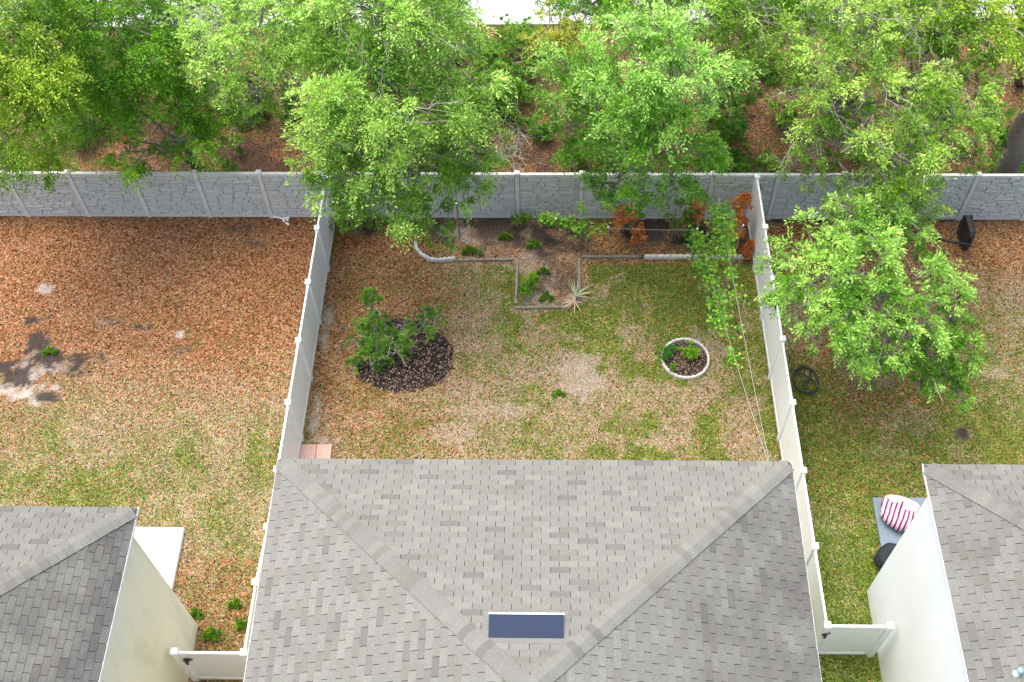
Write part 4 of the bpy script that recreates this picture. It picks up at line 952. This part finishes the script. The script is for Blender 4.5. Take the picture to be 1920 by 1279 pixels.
# ------------------------------------------------------------------ bed plants
def blades(label, u, v, z, n, L, wd, mat, seed, lean=(0, 0, 0), name='spiky_plant', spread=1.0):
    r_ = np.random.default_rng(seed); c = P(u, v, z); c[2] = z; root = thing(name, (c[0], c[1], 0), label, 'plant'); mb = MB()
    for k in range(n):
        a = r_.uniform(0, 6.28); d = unit(np.array([math.cos(a)*spread, math.sin(a)*spread, r_.uniform(.35, 1.1)])+np.array(lean)); l = L*r_.uniform(.7, 1.15); s_ = unit(np.cross(d, (0, 0, 1)))*wd
        up = np.cross(s_, d); up = up/np.linalg.norm(up)
        V = []; m_ = 6
        for i in range(m_+1):
            t = i/m_; p = c+d*l*t+np.array([0, 0, -.45])*l*t*t; w_ = (1-t**1.6)*(.6+.8*min(1, t*4)) if i < m_ else 0.02
            V += [p-s_*w_, p+up*wd*.25*w_*-1, p+s_*w_]
        F = []
        for i in range(m_):
            for q in range(2): F.append((i*3+q, i*3+q+1, i*3+3+q+1, i*3+3+q))
        mb.add(V, F)
    mb.build('leaves', mat, root)
    MB().tube([c-np.array([0, 0, .1+z*.9]), c], [.05, .03], 8).build('stem', M_bark, root)
    return root
M_agave = simple('grey_green_spiky_leaf', (0.36, 0.44, 0.24), 0.6, 0.2, 12)
M_dry = simple('straw_dry_frond', (0.58, 0.44, 0.27), 0.85, 0.25, 12)
M_dkgr = simple('dark_green_strap_leaf', (0.07, 0.17, 0.035), 0.6, 0.3, 12)
blades('spiky grey-green plant on the east corner of the square bed', 1079, 556, .12, 13, .74, .011, M_agave, 3, (.5, .55, .1), 'spiky_plant', .8)
blades('straw-coloured dead fronds hanging from the spiky plant corner', 1078, 566, .10, 16, .42, .013, M_dry, 4, (-.35, -.55, -.5), 'dry_fronds', .8)
blades('dark strappy tuft growing over the timber left of the square bed', 901, 474, .05, 26, .34, .010, M_dkgr, 5, (0, 0, .2), 'grassy_plant')
GS = [(880,466,.16,.10,.6,'small light tuft left of the dark strappy plant'),(946,440,.18,.09,.7,'tiny green weed in the bare soil bed'),(1018,505,.12,.07,.9,'tiny yellow-green seedling in the square bed'),(1025,555,.06,.10,.4,'flat green weed near the front timber'),(1048,735,.05,.05,.6,'small weed in the bare patch of the middle lawn'),(975,405,.8,.2,.4,'thin sapling against the grey fence'),(455,1170,.12,.14,.7,'bright green tuft by the fence in the west side strip'),(398,1185,.12,.15,.6,'green weed clump near the corner of the cream wall'),(440,1130,.08,.09,.7,'little green tuft in the west side strip'),(1000,455,.1,.09,.9,'yellowish weed in the grey soil'),(92,655,.08,.08,.8,'tiny green weed in the dark soil patch of the west yard'),(368,1150,.08,.09,.5,'small weed touching the cream wall')]
for i, (u, v, z, r, pale, lab) in enumerate(GS):
    shrub(lab, [(u, v, z*.7, r*.8, pale), (u+9, v+5, z*.4, r*.55, pale), (u-8, v+6, z*.4, r*.5, pale)], 120+i, name='weed', cat='weed', leaf=.026, dens=2.4, tint=((.9, 1.0, .7), (1.7, 1.6, .9)), wind=(0, 0, .9))
RU = [(1175,405,.75,.28,'rust-brown dead shrub by the fence right of the green vine'),(1198,440,.6,.18,'smaller rust-brown dead shrub in front of the wall'),(1305,397,.9,.22,'rust-brown dead clump under the hanging twigs'),(1383,428,1.0,.26,'rust-brown dead fronds beside the white fence end'),(1392,380,1.6,.18,'tall rust-brown frond where white and grey fences meet'),(1405,468,.4,.12,'low rust-brown tuft at the foot of the white fence')]
for i, (u, v, z, r, lab) in enumerate(RU):
    shrub(lab, [(u, v, z, r, .5), (u-7, v+9, z*.75, r*.7, .5), (u+5, v-10, z*1.1, r*.6, .5)], 140+i, name='dead_shrub', cat='dead shrub', mat=M_rust, leaf=.036, dens=.9, wind=(0, 0, -.3), bare=4)
shrub('leggy green shrub against the wall under the hanging twigs', [(1285,425,.7,.25,.3),(1290,405,.9,.22,.3),(1255,415,.6,.2,.2)], 150, leaf=.035, dens=1.3)
shrub('hanging grey twigs with few leaves over the fence', [(1262,378,1.7,.25,.2),(1285,385,1.5,.22,.2)], 151, name='twiggy_branch', cat='branch', leaf=.035, dens=.7, bare=34)
shrub('dense green shrub at the dark corner of the west fence', [(640,412,.6,.3,.1),(665,408,.8,.3,.1),(690,412,.5,.25,.1)], 152, leaf=.035, dens=1.3, tint=DK)

# ------------------------------------------------------------------ wires and vines
M_wire = simple('galvanised_wire', (0.50, 0.49, 0.45), 0.5, 0.1, 5, metal=0.3)
def sag(a, b, s, n=14):
    return [a+(b-a)*t-np.array([0, 0, s*4*t*(1-t)]) for t in np.linspace(0, 1, n)]
wA = P(1307, 431, 1.30); wB = P(1346, 362, 1.95); wE = P(1442, 864, 5.2); wE2 = wE+np.array([-.03, 0, .0])
wC = P(1140, 428, 1.25)
pathA = sag(wA, wE2, .12); pathB = sag(wB, wE, .12); pathC = sag(wC, wA, .03)
WI = [(pathA, 'wire from the garden stake up to the roof eave'), (pathB, 'wire from the grey fence up to the roof eave, nearer the white fence'), (pathC, 'level wire strung between stakes along the back bed')]
for p_, lab in WI:
    o = MB().tube(p_, .0055, 5).build('wire', M_wire, loc=tuple(p_[0])); tag(o, lab, 'wire')
def stake(u, v, z, lab, h=None, mat=None, r=.018, lean=(0, 0)):
    p = P(u, v, z); rt_ = thing('garden_stake', (p[0]+lean[0], p[1]+lean[1], 0), lab, 'stake')
    MB().tube([(p[0]+lean[0], p[1]+lean[1], -.1), (p[0], p[1], z+.03)], r, 8).build('shaft', mat or M_timber, rt_)
    MB().tube([(p[0], p[1], z+.031), (p[0], p[1], z+.07)], r*1.5, 8).build('cap', M_fascia, rt_)
stake(1307, 431, 1.30, 'thin stake with a white cap holding the two wires')
stake(1140, 428, 1.25, 'thin stake at the green end of the level wire', lean=(.15, -.1))
stake(856, 385, 1.55, 'tall dark stake by the end of the white curved edging', r=.022)
stake(1042, 412, 1.0, 'rusty thin stake near the round green plant', mat=M_rust)
stake(1393, 425, 1.2, 'leaning stake beside the white fence end', lean=(-.25, -.5))
def vine(path, t0, t1, n, label, seed, amp=.14, leaf=.05, gaps=True, drop=None):
    r_ = np.random.default_rng(seed); path = [np.array(p) for p in path]; m_ = len(path)-1
    def at(t): q = min(max(t, 0), .9999)*m_; i = int(q); return path[i]+(path[i+1]-path[i])*(q-i)
    root = thing('vine', tuple(at(t0)*np.array([1, 1, 0])), label, 'vine')
    ts = t0+(t1-t0)*r_.beta(1.0, 1.5, n*3); w_ = vnoise(ts*34, ts*0, 1.0, seed); ts = ts[(w_ > (.48 if gaps else .1))][:n]
    C = np.array([at(t) for t in ts]); n = len(ts); cw = np.random.default_rng(seed).normal(0, .5, 5)
    C = C+r_.normal(0, amp, (n, 3))*np.array([.9, .8, .6])*(.4+1.3*vnoise(ts*13, ts*0, 1.0, seed+5))[:, None]-np.array([0, 0, amp*.6])
    C[:, 2] = np.maximum(C[:, 2], .05)
    a = r_.uniform(0, 6.28, n); l = leaf*r_.uniform(.5, 1.2, n)
    A = np.stack([np.cos(a), np.sin(a), r_.uniform(-.5, .3, n)], 1); B = np.cross(A, unit(np.array([0, 0, 1.])+r_.normal(0, .3, (n, 3)))); 
    V, F = quads(C, A*l[:, None], unit(B)*(l*.8)[:, None])
    sm = MB(); q = [at(t)+r_.normal(0, .02, 3) for t in np.linspace(t0, t1, 26)]; sm.tube(q, .006, 4, False)
    for k in range(0, n, 3): sm.tube([at(ts[k]), C[k]], [.003, .002], 3, False)
    if drop is not None: sm.tube([q[0], np.array(drop)*.5+q[0]*.5+np.array([.05, 0, 0]), np.array(drop)], .009, 5, False)
    sm.build('stem', M_grass, root); obj('leaves', V, F, M_vine, root)
vine(pathA, .0, .66, 900, 'bright green vine on the wire nearer the lawn', 3, drop=(wA[0], wA[1]-.05, 0))
vine(pathB, .08, .58, 900, 'bright green vine on the wire nearer the white fence', 4, drop=(wB[0], wB[1]-.4, 0))
vine(sag(P(1018, 405, .9), P(1185, 432, 1.1), .1), .0, .75, 700, 'green vine trailing along the back bed before the grey fence', 6, .13)
vine(sag(P(1330, 385, 1.5), P(1400, 372, 1.5), .1), .0, 1., 60, 'sparse vine leaves on the grey fence near its white corner', 7, .2)
print('objects', len(bpy.data.objects))
